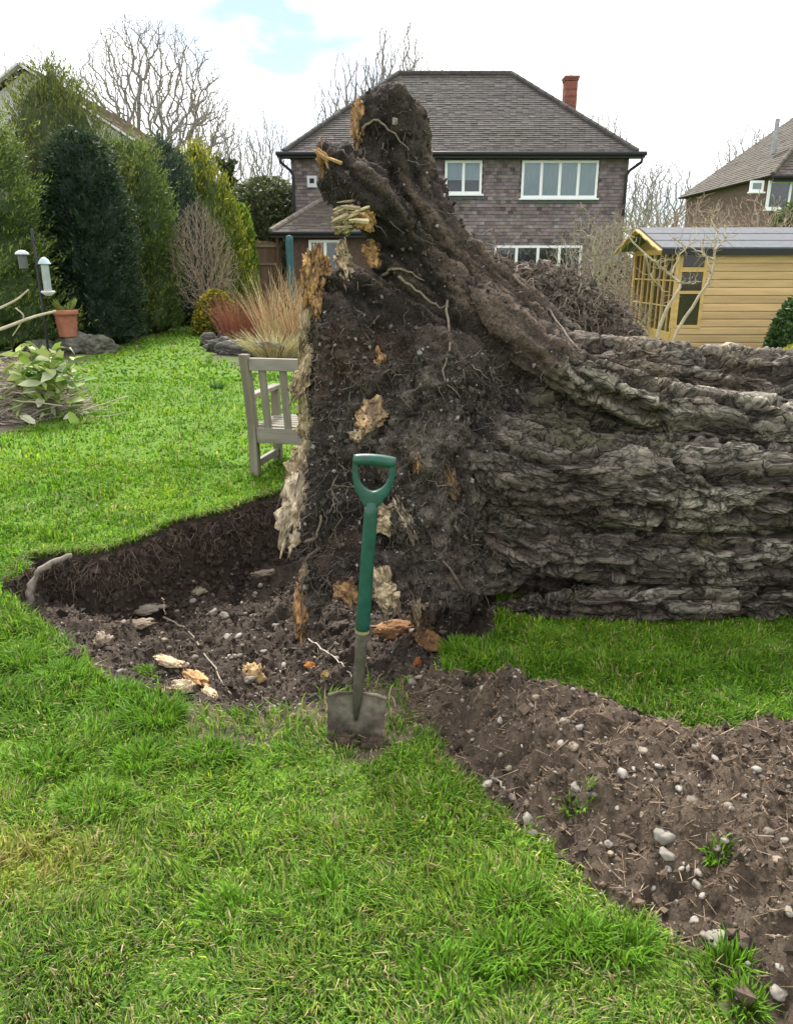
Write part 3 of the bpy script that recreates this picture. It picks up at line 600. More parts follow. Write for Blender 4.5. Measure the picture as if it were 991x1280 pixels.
# ---------------------------------------------------------------- loose material on the soil
def gh(px, py):
    z_ = 0.0
    for _ in range(14):
        p = G(px, py, z_); z_ = .5*z_+.5*float(hz([p[0]], [p[1]])[0])
    p[2] = z_; return p
OCT_V = np.array([[1, .1, -.2], [-.9, .25, .1], [.15, 1, .2], [-.2, -.95, .1], [.2, .1, .75], [-.1, -.15, -.8]]); OCT_F = np.array([[4, 0, 2], [4, 2, 1], [4, 1, 3], [4, 3, 0], [5, 2, 0], [5, 1, 2], [5, 3, 1], [5, 0, 3]])
def on_soil(n, where):
    y = rng.uniform(1.2, 4.6, n); x = rng.uniform(-1, 1, n)*(.58*y+.25); f = ground_fields(x, y)
    if where == 'soil': k = rng.random(n) < f[1]*(1-f[3])
    elif where == 'crater': k = f[3] > .5
    elif where == 'rim': k = (f[3] < .5) & (f[1] < .5) & (rng.random(n) < np.exp(-((np.minimum(f[7], seg_dist(x, y, SOIL_P)))/.07)**2)*.6)
    else: k = rng.random(n) < np.maximum(f[1]*0, f[2])*(1-f[3])
    return x[k], y[k], f[0][k]
CB = MB()
for where, n, mu, tone in (('soil', 52000, .0038, (.088, .063, .043)), ('soil', 9000, .0080, (.064, .046, .032)), ('crater', 52000, .0042, (.062, .047, .035)), ('crater', 5200, .0090, (.052, .040, .030)), ('bare', 9000, .0035, (.15, .115, .08)), ('rim', 14000, .0035, (.08, .06, .045))):
    x, y, z_ = on_soil(n, where); m_ = len(x); s = (rng.gamma(2.4, mu/2.4, m_)*(.55+.2*y)).clip(.0015, .035)
    c = np.array(tone)*rng.uniform(.35, 2.1, (m_, 1)); g = (rng.random(m_) < .10) & (s < .005); c[g] = np.array([.27, .24, .20])*rng.uniform(.5, 1.5, (g.sum(), 1))
    rd = (rng.random(m_) < .10) & (s < .006); c[rd] = np.array([.16, .085, .045])*rng.uniform(.6, 1.6, (rd.sum(), 1))
    V, F, C = inst(OCT_V, OCT_F, np.stack([x, y, z_+s*.25], 1), rand_rot(m_), s[:, None]*rng.uniform(.6, 1.5, (m_, 3)), c); CB.add(V, T=F, C=C)
o = CB.mk('soil_crumbs', M['crumb']); tag(o, 'loose dark crumbs of earth covering crater and dug strip', 'soil', kind='stuff')
# straw, root fibres and chips lying about
p0 = []; p1 = []; r0 = []; cc = []
for where, n, ln, tone in (('soil', 11000, .042, (.22, .16, .105)), ('crater', 3000, .05, (.15, .11, .075)), ('bare', 11000, .035, (.25, .19, .12))):
    x, y, z_ = on_soil(n, where); m_ = len(x); a = rng.uniform(0, 6.3, m_); l = ln*rng.uniform(.3, 1.8, m_)
    p = np.stack([x, y, z_+.004], 1); d = np.stack([np.cos(a), np.sin(a), rng.normal(size=m_)*.35], 1)*l[:, None]
    p0.append(p-d/2); p1.append(p+d/2); r0.append(rng.uniform(.0007, .0019, m_)); cc.append(np.array(tone)*rng.uniform(.4, 1.7, (m_, 1)))
p0, p1, r0, cc = map(np.concatenate, (p0, p1, r0, cc)); V, Qd = segs_mesh(p0, p1, r0, r0*.6, 3)
o = mk('plant_litter', V, Qd, M['root'], col=np.repeat(cc, 6, 0)); tag(o, 'straw coloured root fibres and chips strewn over the bare earth', 'litter', kind='stuff')
# hanging roots along the cut bank
bp = []; bu = []
for (ax, ay), (bx, by) in zip(CR_BACK[1:11], CR_BACK[2:12]):
    n = int(np.hypot(bx-ax, by-ay)*1500); t = rng.random(n); u = rng.random(n)**1.2; nx_, ny_ = -(by-ay), bx-ax; l_ = math.hypot(nx_, ny_); sg = -1 if ny_ > 0 else 1
    wx, wy = unwarp(ax+(bx-ax)*t+sg*nx_/l_*.085*u, ay+(by-ay)*t+sg*ny_/l_*.085*u); bp.append(np.stack([wx, wy, hz(wx, wy)], 1)); bu.append(u)
bp = np.concatenate(bp); bu = np.concatenate(bu); hi_ = bp[bu < .45]
V, Qd, C = rootlets(hi_, np.tile(np.array([[.1, -1., -.3]]), (len(hi_), 1)), 2100, .11, .0017, (.12, .09, .065), droop=1.3); o = mk('bank_roots', V, Qd, M['root'], col=C); tag(o, 'fine dark roots hanging from the cut turf edge', 'roots', kind='stuff')
k = rng.integers(0, len(bp), 5200); s = rng.gamma(2.0, .0055, 5200).clip(.003, .034); c = np.array([.052, .038, .028])*rng.uniform(.35, 2.1, (5200, 1))
V, F, C = inst(OCT_V, OCT_F, bp[k]+np.array([0, -.006, 0]), rand_rot(5200), s[:, None]*rng.uniform(.6, 1.5, (5200, 3)), c)
o = mk('bank_clods', V, F, M['crumb'], col=C); tag(o, 'dark clods of earth clinging to the cut bank', 'soil', kind='stuff')
# pebbles, each one a thing
PEB = []
for v in range(10):
    V, F = lump(3, (1, .62+.3*rng.random(), .45+.25*rng.random()), .45, 1.25, 70+v)
    tone = [(.24, .215, .18), (.19, .16, .125), (.29, .265, .23), (.14, .115, .09), (.24, .19, .13)][v % 5]
    PEB.append(mesh_data('pebble', V, F, M['pebble'], np.tile(np.array(tone), (len(V), 1))*(1+.45*fbm(V*2.5, 3, v))[:, None], True))
def pebble(p, s, label, group, v=None):
    o = bpy.data.objects.new('pebble', PEB[rng.integers(0, 10) if v is None else v]); COL.objects.link(o)
    o.location = (p[0], p[1], p[2]+s*.05); o.scale = (s, s*rng.uniform(.8, 1.15), s*rng.uniform(.85, 1.2)); kk = [q.name for q in PEB].index(o.data.name) % 5; label = ['grey', 'brown', 'off white', 'dark brown', 'sandy tan'][kk]+' '+label; o.rotation_euler = (rng.normal()*.35, rng.normal()*.35, rng.uniform(0, 6.3)); tag(o, label, 'pebble', group)
LS, GS = 'smooth pebble lying on the dug strip of soil', 'pebbles on the dug strip of soil'
LC, GC = 'pebble lying in the dark earth of the root crater', 'pebbles in the root crater'
for px, py, d, v in [(831, 1040, 23, 0), (833, 1069, 18, 0), (868, 1154, 17, 2), (896, 1174, 22, 5), (862, 1207, 13, 2), (972, 1241, 20, 0), (883, 1170, 12, 1), (668, 873, 14, 4), (704, 902, 13, 2), (716, 934, 18, 4), (715, 963, 10, 2), (608, 1024, 15, 0), (610, 980, 14, 2),
                      (640, 997, 10, 0), (777, 966, 13, 2), (792, 962, 10, 2), (822, 958, 10, 7), (848, 985, 12, 2), (864, 1000, 15, 1), (946, 962, 13, 2), (950, 972, 11, 2), (893, 948, 11, 2), (720, 985, 14, 0), (740, 1000, 14, 3), (636, 960, 10, 4), (700, 930, 9, 2), (625, 900, 9, 2), (745, 930, 9, 4),
                      (834, 1085, 10, 2), (851, 1086, 9, 2), (873, 1090, 10, 0), (872, 1107, 14, 5), (878, 1120, 10, 2), (816, 1110, 8, 2), (800, 1020, 12, 4), (905, 1050, 11, 0), (930, 995, 9, 2), (960, 1040, 12, 3), (970, 1080, 10, 4), (985, 1140, 11, 0), (975, 1210, 10, 2), (930, 1180, 10, 3), (910, 1010, 10, 1), (760, 1055, 10, 0), (770, 1010, 9, 2)]:
    p = gh(px, py); t = np.linalg.norm(p-np.array([0, 0, CAM_H]))/FPX; pebble(p, d*t/2*1.05, LS, GS, v)
for px, py, d, v in [(70, 803, 12, 2), (284, 798, 13, 0), (299, 795, 10, 2), (316, 770, 8, 1), (240, 740, 10, 2), (312, 850, 12, 1), (130, 800, 10, 3), (150, 840, 9, 0), (165, 860, 9, 2), (330, 815, 9, 0), (300, 820, 10, 3), (345, 780, 9, 0), (205, 800, 9, 4), (408, 845, 14, 4), (355, 830, 9, 2), (190, 850, 8, 0)]:
    p = gh(px, py); t = np.linalg.norm(p-np.array([0, 0, CAM_H]))/FPX; pebble(p, d*t/2*1.1, LC, GC, v)
x, y, z_ = on_soil(430, 'soil')
for q in range(min(130, len(x))): pebble((x[q], y[q], z_[q]), rng.gamma(5, .0019)*(.6+.16*y[q]), LS, GS)
x, y, z_ = on_soil(600, 'crater')
for q in range(min(75, len(x))): pebble((x[q], y[q], z_[q]), rng.gamma(4, .0034), LC, GC)
# gravel too small to pick apart
GVb = MB()
for where, n, mu in (('soil', 6000, .0045), ('crater', 5200, .0058), ('bare', 1500, .004)):
    x, y, z_ = on_soil(n, where); m_ = len(x); s = rng.gamma(3, mu/3, m_)*(.6+.15*y); c = np.array([.22, .19, .155])*rng.uniform(.4, 1.6, (m_, 1))
    tv, tf = lump(1, (1, .75, .55), .25, .9, 5); V, F, C = inst(tv, tf, np.stack([x, y, z_+s*.3], 1), rand_rot(m_), s[:, None]*rng.uniform(.7, 1.3, (m_, 3)), c); GVb.add(V, T=F, C=C)
o = GVb.mk('gravel', M['pebble'], smooth=True); tag(o, 'small pale gravel mixed through the dug earth', 'gravel', kind='stuff')

# ---------------------------------------------------------------- broken wood, roots and sticks in the crater
def chunk(px, py, L_, W_, H_, ang, seed, tone, label, name='wood_fragment', cat='wood piece', lift=.01):
    p = gh(px, py); V, F = ICO4; e = fbm(V*1.6+seed*5.1, 4, seed); g = fbm(V*np.array([1.4, 9, 9])+seed, 3, seed+1); jag = fbm(np.stack([V[:, 0]*.6, V[:, 1]*6, V[:, 2]*3], 1)+seed, 3, seed+3)
    V = V*(1+.5*e+.25*g)[:, None]; V[:, 0] *= 1+.7*jag; V = V*np.array([L_/2, W_/2, H_/2]); V[:, 2] += g*.012
    ca, sa = math.cos(ang), math.sin(ang); V = V@np.array([[ca, -sa, 0], [sa, ca, 0], [0, 0, 1]]).T+p+np.array([0, 0, lift])
    c = np.array(tone)*(1+.4*g+.4*e)[:, None]; dk = sstep(.15, .5, g); c = c*(1-.55*dk[:, None])+np.array([.16, .085, .04])*.55*dk[:, None]
    o = mk(name, V, F, M['wood'], col=np.clip(c, .02, .9), smooth=True); return tag(o, label, cat)
chunk(212, 833, .15, .06, .04, -.5, 201, PALE, 'long pale splintered wood fragment at the front of the crater floor')
chunk(243, 850, .16, .07, .05, -.75, 202, OR, 'orange crumbling wood fragment touching the long pale one')
chunk(228, 862, .10, .06, .05, .2, 203, PALE, 'short chunky pale wood fragment below the orange one')
chunk(262, 868, .10, .04, .03, -.9, 204, PALE, 'thin pale wood sliver half buried at the crater front rim')
chunk(318, 846, .07, .10, .14, 1.4, 205, (.66, .45, .22), 'upright pale fan of split wood standing in the crater')
chunk(176, 770, .24, .10, .05, .25, 206, (.27, .23, .19), 'flat grey brown slab of old bark under the cut bank', 'bark_slab', 'bark')
chunk(176, 786, .15, .08, .04, .1, 207, (.20, .16, .12), 'dark flat bark piece lying below the grey slab', 'bark_slab', 'bark')
chunk(128, 805, .07, .06, .08, .9, 208, (.34, .27, .20), 'stubby pale root stump poking up at crater left', 'root_stump', 'root')
chunk(247, 740, .10, .06, .04, .3, 209, (.36, .30, .22), 'small pale stony wood lump at the foot of the cut bank')
chunk(328, 706, .13, .05, .04, .4, 210, (.34, .28, .20), 'pale bark strip lying beside the root plate below the bank', 'bark_strip', 'bark')
chunk(388, 832, .05, .035, .03, .2, 211, (.60, .25, .07), 'bright orange rotten wood chip left of the spade')
chunk(408, 846, .045, .035, .03, .9, 212, (.62, .42, .16), 'yellow wood chip just behind the spade blade')
chunk(522, 832, .04, .03, .05, 1.2, 213, (.38, .14, .05), 'red brown wood chip standing right of the spade')
chunk(500, 790, .24, .10, .09, .1, 214, (.30, .16, .075), 'reddish rotten wood heap under the root plate', 'rotten_wood')
chunk(538, 806, .13, .08, .08, -.6, 215, (.24, .13, .06), 'dark brown rotten wood lump beside the long grass', 'rotten_wood')
chunk(425, 790, .12, .10, .09, .6, 216, (.07, .055, .045), 'black crumbly earth lump under the root plate', 'earth_clod', 'earth clod')
chunk(100, 820, .10, .08, .05, .1, 217, (.06, .045, .03), 'dark earth clod on the left rim of the crater', 'earth_clod', 'earth clod')
def stick(pts, r0, r1, tone, label, name='stick', cat='stick', n=18, lift=0.0, wob=.004):
    P = smooth_path(np.array(pts, float), n)+rng.normal(size=(n, 3))*wob; b = MB(); b.tube(P+np.array([0, 0, lift]), np.linspace(r0, r1, n)*(1+.12*rng.normal(size=n)), 8, C=tone)
    return tag(b.mk(name, M['root'], smooth=True), label, cat)
a, b_ = gh(38, 750), gh(88, 700)
Y0 = G(60, 722)[1]-.10; stick([at(36, 756, Y0-.05), at(41, 730, Y0), at(57, 708, Y0+.02), at(90, 694, Y0+.06)], .019, .014, (.22, .19, .155), 'thick curved grey root arching over the crater edge', 'broken_root', 'root')
stick([gh(205, 770)+[0, 0, .03], gh(240, 795)+[0, 0, .02], gh(275, 850)+[0, 0, .02], gh(290, 870)+[0, 0, .02]], .006, .003, (.30, .25, .19), 'long thin pale stick lying across the crater floor')
stick([gh(388, 810)+[0, 0, .05], gh(420, 830)+[0, 0, .03], gh(440, 848)+[0, 0, .01]], .004, .003, (.45, .40, .32), 'short straight pale stick leaning behind the spade shaft')
stick([gh(200, 722)+[0, 0, .02], gh(206, 745)+[0, 0, .02]], .004, .002, (.22, .17, .12), 'short twig hanging at the foot of the cut bank')
stick([gh(100, 842)+[0, 0, .012], gh(116, 838)+[0, 0, .025], gh(134, 838)+[0, 0, .012]], .005, .003, (.28, .24, .17), 'small bent stick on the grassy left rim')
stick([gh(612, 972)+[0, 0, .008], gh(628, 985)+[0, 0, .010], gh(640, 998)+[0, 0, .006]], .004, .003, (.30, .27, .22), 'small grey stick on the front edge of dug soil')
stick([gh(700, 905)+[0, 0, .01], gh(730, 895)+[0, 0, .03], gh(760, 900)+[0, 0, .012]], .003, .002, (.22, .16, .10), 'thin brown root loop on the crest of dug soil')

# ---------------------------------------------------------------- spade
base = gh(443, 925); top = at(468, 578, 2.20); ax3 = norm(top-base); sx_ = norm(np.cross(np.array([0, 1., 0]), ax3)); fy = np.cross(ax3, sx_)
spade = thing('spade', tuple(base), 'muddy steel digging spade with green plastic handle stuck upright in the soil', 'spade')
Ltot = np.linalg.norm(top-base)
def sp_(x, y, h): return base+sx_*x+fy*y+ax3*h
BL = .165                                # blade height above ground
xs = np.linspace(-1, 1, 25); hs = np.linspace(-.10, BL, 22); Vf = []; Vb = []
for h in hs:
    hw = .098-.012*(BL-h)/.26
    for x_ in xs:
        cv = .016*(1-x_**2)+.010*math.sin((h+.1)*6)
        top_h = h-(.006*abs(x_)**2 if h > BL-.02 else 0)-(.012*(1-abs(x_))*0)
        Vf.append(sp_(x_*hw, cv-.0015, top_h)); Vb.append(sp_(x_*hw, cv+.0015, top_h))
nxs, nhs = 25, 22; q = np.array([[r*nxs+c, r*nxs+c+1, (r+1)*nxs+c+1, (r+1)*nxs+c] for r in range(nhs-1) for c in range(nxs-1)])
off = nxs*nhs; per = [c for c in range(nxs)]+[r*nxs+nxs-1 for r in range(1, nhs)]+[(nhs-1)*nxs+c for c in range(nxs-2, -1, -1)]+[r*nxs for r in range(nhs-2, 0, -1)]
sq = np.array([[per[k_], per[(k_+1) % len(per)], per[(k_+1) % len(per)]+off, per[k_]+off] for k_ in range(len(per))])
blade = mk('blade', np.array(Vf+Vb), [np.concatenate([q, q[:, ::-1]+off, sq])], M['steel'], spade, smooth=True)
for s_ in (-1, 1):
    b = MB(); b.tube([sp_(s_*.026, .016, BL+.001), sp_(s_*.062, .012, BL+.002), sp_(s_*.094, .002, BL-.004)], [.0055]*3, 8)
    b.mk('tread', M['steel'], blade, smooth=True)
Hj = .395                               # where green sleeve begins
b = MB(); hh = [BL-.10, BL-.05, BL, BL+.05, BL+.14, Hj+.005]; b.tube([sp_(0, .018-.010*(k_/5), h) for k_, h in enumerate(hh)], [.005, .012, .0165, .0175, .0185, .019], 16); b.mk('socket', M['shaft'], spade, smooth=True)
b = MB(); b.tube([sp_(0, .008, Hj-.004), sp_(0, .008, Hj+.006)], [.0232, .0232], 20); b.mk('collar', mat('dull_brass_ring', (.23, .20, .10), rough=.6), spade, smooth=False)
Hn = Ltot-.125
b = MB(); hh = np.linspace(Hj, Hn, 12); b.tube([sp_(0, .008, h) for h in hh], np.interp(hh, [Hj, Hn], [.0228, .0205]), 20); b.mk('shaft', M['green'], spade, smooth=True)
grip = MB(); bx_ = np.linspace(-.061, .061, 15)
grip.tube([sp_(v, .006, Ltot+.006-.004*(v/.06)**2) for v in bx_], .0165+.002*np.cos(bx_/.061*1.4), 18)
handle = grip.mk('handle_grip', M['green'], spade, smooth=True)
outer = [(-.064, .012), (-.0645, -.02), (-.062, -.055), (-.052, -.088), (-.038, -.112), (-.025, -.132), (-.021, -.155)]
inner = [(-.047, .0), (-.0475, -.02), (-.046, -.045), (-.038, -.066), (-.026, -.080), (-.012, -.088), (0, -.091)]
pairs = list(zip(outer, inner)); pairs = pairs+[((-a_[0], a_[1]), (-c_[0], c_[1])) for a_, c_ in pairs[:-1][::-1]]
pairs[6] = ((0, -.155), (0, -.091))
b = MB(); Vy = []
for (o1, i1) in pairs:
    for (u_, h_), dy in ((o1, -.013), (i1, -.011), (i1, .013), (o1, .015)): Vy.append(sp_(u_, .006+dy, Ltot+h_))
m_ = len(pairs); Qy = [[4*k_+e, 4*k_+(e+1) % 4, 4*(k_+1)+(e+1) % 4, 4*(k_+1)+e] for k_ in range(m_-1) for e in range(4)]
yo = mk('handle_yoke', np.array(Vy), np.array(Qy), M['green'], spade, smooth=True, bevel=.004)
# clod of earth at the blade foot
for k_, (px, py, s_) in enumerate([(428, 928, .05), (466, 932, .045)]):
    chunk(px, py, s_*2.2, s_*1.3, s_*1.0, .1, 240+k_, (.05, .037, .027), ['dark clod of earth pressed against the left foot of the spade', 'dark clod of earth pressed against the right foot of the spade'][k_], 'earth_clod', 'earth clod', 0)

# ---------------------------------------------------------------- bench
bb = G(320, 594); bench = thing('garden_bench', tuple(bb), 'weathered grey wooden garden bench seen from behind on the lawn', 'bench')
ba = R_(-13); ex_ = np.array([math.cos(ba), math.sin(ba), 0]); ey_ = np.array([-math.sin(ba), math.cos(ba), 0])
def bp_(x, y, z): return bb+ex_*x+ey_*y+np.array([0, 0, z])
Rb = np.stack([ex_, ey_, np.array([0, 0, 1.])], 1); BLn = 1.35
def bbox(name, c, size, m_='oak', parent=bench): b = MB(); b.box(bp_(*c), size, Rb); return b.mk(name, M[m_], parent, bevel=.005)
for X_ in (0, BLn):
    P = [(0, 0, 0), (0, 0, .40), (0, -.035, .62), (0, -.085, .915)]; Vv = []
    for (a_, y_, z_) in P:
        for u_, v_ in ((-.033, -.032), (.033, -.032), (.033, .032), (-.033, .032)): Vv.append(bp_(X_+a_+u_, y_+v_, z_))
    Qv = [[4*k_+e, 4*k_+(e+1) % 4, 4*k_+4+(e+1) % 4, 4*k_+4+e] for k_ in range(3) for e in range(4)]+[[3, 2, 1, 0], [12, 13, 14, 15]]
    mk('rear_leg', np.array(Vv), np.array(Qv), M['oak'], bench, bevel=.006)
    bbox('front_leg', (X_, .47, .29), (.06, .06, .58))
    bbox('armrest', (X_, .24, .605), (.075, .56, .034), 'oak_h'); bbox('side_rail', (X_, .235, .32), (.035, .41, .07), 'oak_h'); bbox('stretcher', (X_, .235, .085), (.038, .41, .055), 'oak_h')
bbox('back_rail', (BLn/2, -.002, .315), (BLn-.066, .04, .115), 'oak_h'); bbox('top_rail', (BLn/2, -.072, .845), (BLn-.066, .042, .088), 'oak_h'); bbox('front_rail', (BLn/2, .47, .325), (BLn-.06, .03, .08), 'oak_h')
for k_ in range(8):
    b = MB(); X_ = .125+k_*.157; b.bar(bp_(X_, -.008, .365), bp_(X_, -.07, .81), .056, .018, ey_); b.mk('back_slat', M['oak'], bench, bevel=.003)
for k_ in range(6): bbox('seat_slat', (BLn/2, .055+k_*.082, .372), (BLn+.02, .064, .022), 'oak_h')
# ---------------------------------------------------------------- houses
def tile_plane(mbx, A, B, D, C, gauge, wdt, tone, lift=.022, var=.18, skip=None, hue=.12, up_n=None):
    """courses of overlapping tiles on the quad A(bottom left) B(bottom right) C(top right) D(top left)"""
    A, B, C, D = map(lambda v: np.array(v, float), (A, B, C, D)); n = norm(np.cross(B-A, D-A))
    if up_n is not None and np.dot(n, up_n) < 0: n = -n
    H = np.linalg.norm((D+C)/2-(A+B)/2); nc = max(1, int(round(H/gauge))); Vs = []; Cs = []
    for r in range(nc):
        t0, t1 = r/nc, min(1, (r+1.12)/nc); a0, b0 = A+(D-A)*t0, B+(C-B)*t0; a1, b1 = A+(D-A)*t1, B+(C-B)*t1
        W = np.linalg.norm(b0-a0)
        if W < .05: continue
        d = (b0-a0)/W; m_ = max(1, int(round(W/wdt))); ph = .5*(r % 2)
        e = np.clip((np.arange(m_+2)-ph)/m_, 0, 1); e0, e1 = e[:-1], e[1:]; k = e1-e0 > 1e-4; e0, e1 = e0[k], e1[k]; g = .003/W
        rowt = rng.normal()*.08
        j = rng.normal(size=len(e0))*.004+lift
        mid = a0+(b0-a0)*((e0+e1)/2)[:, None]
        keep = np.ones(len(e0), bool) if skip is None else ~skip(mid+(D-A)*(.5/nc))
        e0, e1, j = e0[keep], e1[keep], j[keep]
        if not len(e0): continue
        lo0 = a0+(b0-a0)*(e0+g)[:, None]; lo1 = a0+(b0-a0)*(e1-g)[:, None]; hi0 = a1+(b1-a1)*e0[:, None]; hi1 = a1+(b1-a1)*e1[:, None]
        nn = n[None]*j[:, None]
        Vs.append(np.stack([lo0+nn, lo1+nn, hi1+n*.004, hi0+n*.004, lo0-n*.005, lo1-n*.005], 1))
        c = np.array(tone)*(1+var*rng.normal(size=len(e0))*.6+rowt)[:, None]*(1+hue*rng.normal(size=(len(e0), 3))*.35); Cs.append(np.repeat(np.clip(c, .01, 1), 6, 0))
    V = np.concatenate(Vs); k = len(V); b = (np.arange(k)*6)[:, None]
    mbx.add(V.reshape(-1, 3), Q=np.concatenate([b+np.array([[0, 1, 2, 3]]), b+np.array([[4, 5, 1, 0]])]), C=np.concatenate(Cs))
def ridge(mbx, a, b, r, tone, step=.32):
    a = np.array(a, float); b = np.array(b, float); n = int(np.linalg.norm(b-a)/step)
    for k in range(n):
        p, q = a+(b-a)*(k+.02)/n, a+(b-a)*(k+1.02)/n; mbx.tube([p, q], [r, r*.9], 8, C=np.array(tone)*rng.uniform(.75, 1.25))
def hip_roof(root, x0, x1, y0, y1, ze, rise, tone, name='roof', gauge=.11, wdt=.2):
    hw = (y1-y0)/2; xm0, xm1, ym, zr = x0+hw, x1-hw, (y0+y1)/2, ze+rise
    if xm0 > xm1: xm0 = xm1 = (x0+x1)/2
    mbx = MB(); U = np.array([0, 0, 1.])
    tile_plane(mbx, (x0, y0, ze), (x1, y0, ze), (xm0, ym, zr), (xm1, ym, zr), gauge, wdt, tone, up_n=U)
    tile_plane(mbx, (x0, y1, ze), (x0, y0, ze), (xm0, ym, zr), (xm0, ym, zr), gauge, wdt, tone, up_n=U)
    tile_plane(mbx, (x1, y0, ze), (x1, y1, ze), (xm1, ym, zr), (xm1, ym, zr), gauge, wdt, tone, up_n=U)
    tile_plane(mbx, (x1, y1, ze), (x0, y1, ze), (xm1, ym, zr), (xm0, ym, zr), gauge, wdt, tone, up_n=U)
    V = np.array([(x0, y0, ze-.03), (x1, y0, ze-.03), (x1, y1, ze-.03), (x0, y1, ze-.03), (xm0, ym, zr-.03), (xm1, ym, zr-.03)])
    mbx.add(V, Q=[[0, 1, 5, 4], [2, 3, 4, 5], [3, 2, 1, 0]], T=[[3, 0, 4], [1, 2, 5]], C=np.array(tone)*.5)
    rf = mbx.mk(name, M['tile'], root); rd = MB()
    for a, b in (((x0, y0, ze+.03), (xm0, ym, zr+.03)), ((x1, y0, ze+.03), (xm1, ym, zr+.03)), ((xm0, ym, zr+.03), (xm1, ym, zr+.03))):
        if np.linalg.norm(np.array(b)-np.array(a)) > .3: ridge(rd, a, b, .09, tone)
    rd.mk('ridge_tiles', M['tile'], rf, kind='stuff'); return rf
def window(root, c, wd, ht, cols, rows=1, nrm=(0, -1, 0), curtain='dark', frame=.075, bar=.07, split=None):
    """c: centre on wall; axis-aligned wall facing -Y"""
    cx, cy, cz = c; b = MB(); f = frame
    b.box((cx-wd/2+f/2, cy-.045, cz), (f, .09, ht)); b.box((cx+wd/2-f/2, cy-.045, cz), (f, .09, ht)); b.box((cx, cy-.045, cz+ht/2-f/2), (wd-2*f, .088, f)); b.box((cx, cy-.045, cz-ht/2+f/2), (wd-2*f, .088, f))
    xs_ = np.linspace(cx-wd/2+f/2, cx+wd/2-f/2, cols+1)
    for x_ in xs_[1:-1]: b.box((x_, cy-.045, cz), (bar*1.25, .084, ht-2*f))
    fr = b.mk('window', M['upvc'], root, bevel=.006)
    for k in range(cols):
        b = MB(); pw = xs_[k+1]-xs_[k]-bar; b.box(((xs_[k]+xs_[k+1])/2, cy-.055, cz), (pw, .008, ht-2*f)); b.mk('pane', M['glass'], fr)
        if curtain == 'blind':
            b = MB(); b.box(((xs_[k]+xs_[k+1])/2, cy-.030, cz+ht*.17), (pw, .006, ht*.5)); b.mk('blind', M['curtain'], fr)
        elif curtain == 'net':
            xc = np.linspace(xs_[k]+bar/2, xs_[k+1]-bar/2, 26); yc = cy-.03+.010*np.sin(np.arange(26)*1.9+k); Vc = np.concatenate([np.stack([xc, yc, np.full(26, cz-ht/2+f)], 1), np.stack([xc, yc, np.full(26, cz+ht/2-f)], 1)])
            mk('net_curtain', Vc, np.array([[i_, i_+1, i_+27, i_+26] for i_ in range(25)]), M['curtain'], fr, smooth=True)
    b = MB(); b.box((cx, cy-.09, cz-ht/2-.03), (wd+.12, .16, .05)); b.mk('sill', M['upvc'], fr, bevel=.008)
    b = MB(); b.box((cx, cy-.012, cz), (wd-.02, .012, ht-.02)); b.mk('dark_room_panel', M['dark'], fr)  # thin dark panel stands for the unlit room behind the glass
    return fr
def wall_rects(*r): return lambda p: np.any([(p[:, 0] > a) & (p[:, 0] < b) & (p[:, 2] > c) & (p[:, 2] < d) for a, b, c, d in r], 0)
TILE_W = (.185, .150, .147); TILE_R = (.070, .062, .056)
HY = 26.0
house = thing('tile_hung_house', (2.0, 29, 0), 'detached house with purple brown tile hung walls, hipped dark roof and red chimney', 'house')
x0, x1 = at(365, 230, HY)[0], at(783, 230, HY)[0]; ZE = 4.86
b = MB(); b.box(((x0+x1)/2, HY+3.1, 2.45), (x1-x0, 6.15, 4.9)); b.mk('wall_core', mat('wall_core', (.12, .08, .075), rough=.9), house)
def wrect(pa, pb, Y=HY): A, B = at(*pa, Y), at(*pb, Y); return A[0], B[0], B[2], A[2]
wr = [wrect((652, 201), (744, 248)), wrect((556, 201), (601, 243)), wrect((617, 307), (722, 372)), wrect((386, 300), (426, 352))]
tl = MB(); tile_plane(tl, (x0, HY-.03, .3), (x1, HY-.03, .3), (x0, HY-.03, ZE-.05), (x1, HY-.03, ZE-.05), .105, .165, TILE_W, lift=.026, var=.34, skip=wall_rects(*wr[:3]), up_n=np.array([0, -1., 0])); tl.mk('wall_tiles', M['tile'], house, kind='stuff')
for k, r in enumerate(wr[:3]):
    window(house, ((r[0]+r[1])/2, HY-.03, (r[2]+r[3])/2), r[1]-r[0], r[3]-r[2], [4, 2, 4][k], curtain=['net', 'blind', 'dark'][k])
    b = MB(); b.box(((r[0]+r[1])/2, HY-.075, r[2]-.10), (r[1]-r[0]+.18, .03, .09)); b.mk('lead_flashing', mat('lead', (.12, .125, .14), rough=.7), house)
roof = hip_roof(house, at(355, 195, HY-.42)[0], at(796, 195, HY-.42)[0], HY-.42, HY+6.6, ZE+.02, 2.88, TILE_R)
b = MB(); b.box(((x0+x1)/2, HY-.40, ZE-.05), (x1-x0+.75, .06, .16)); b.box(((x0+x1)/2, HY-.2, ZE-.10), (x1-x0+.7, .36, .04)); b.mk('fascia', M['black'], house)
b = MB(); b.tube([(x0-.4, HY-.47, ZE-.02), (x1+.4, HY-.47, ZE-.02)], .065, 10); b.mk('gutter', M['black'], house, smooth=True)
for X_, sgn in ((x0, -1), (x1, 1)):
    b = MB(); b.tube([(X_+sgn*.30, HY-.45, ZE-.06), (X_+sgn*.28, HY-.40, ZE-.25), (X_+sgn*.03, HY-.12, ZE-.45), (X_-sgn*.06, HY-.13, ZE-.6), (X_-sgn*.06, HY-.13, .1)], .045, 8); b.mk('downpipe', M['black'], house, smooth=True)
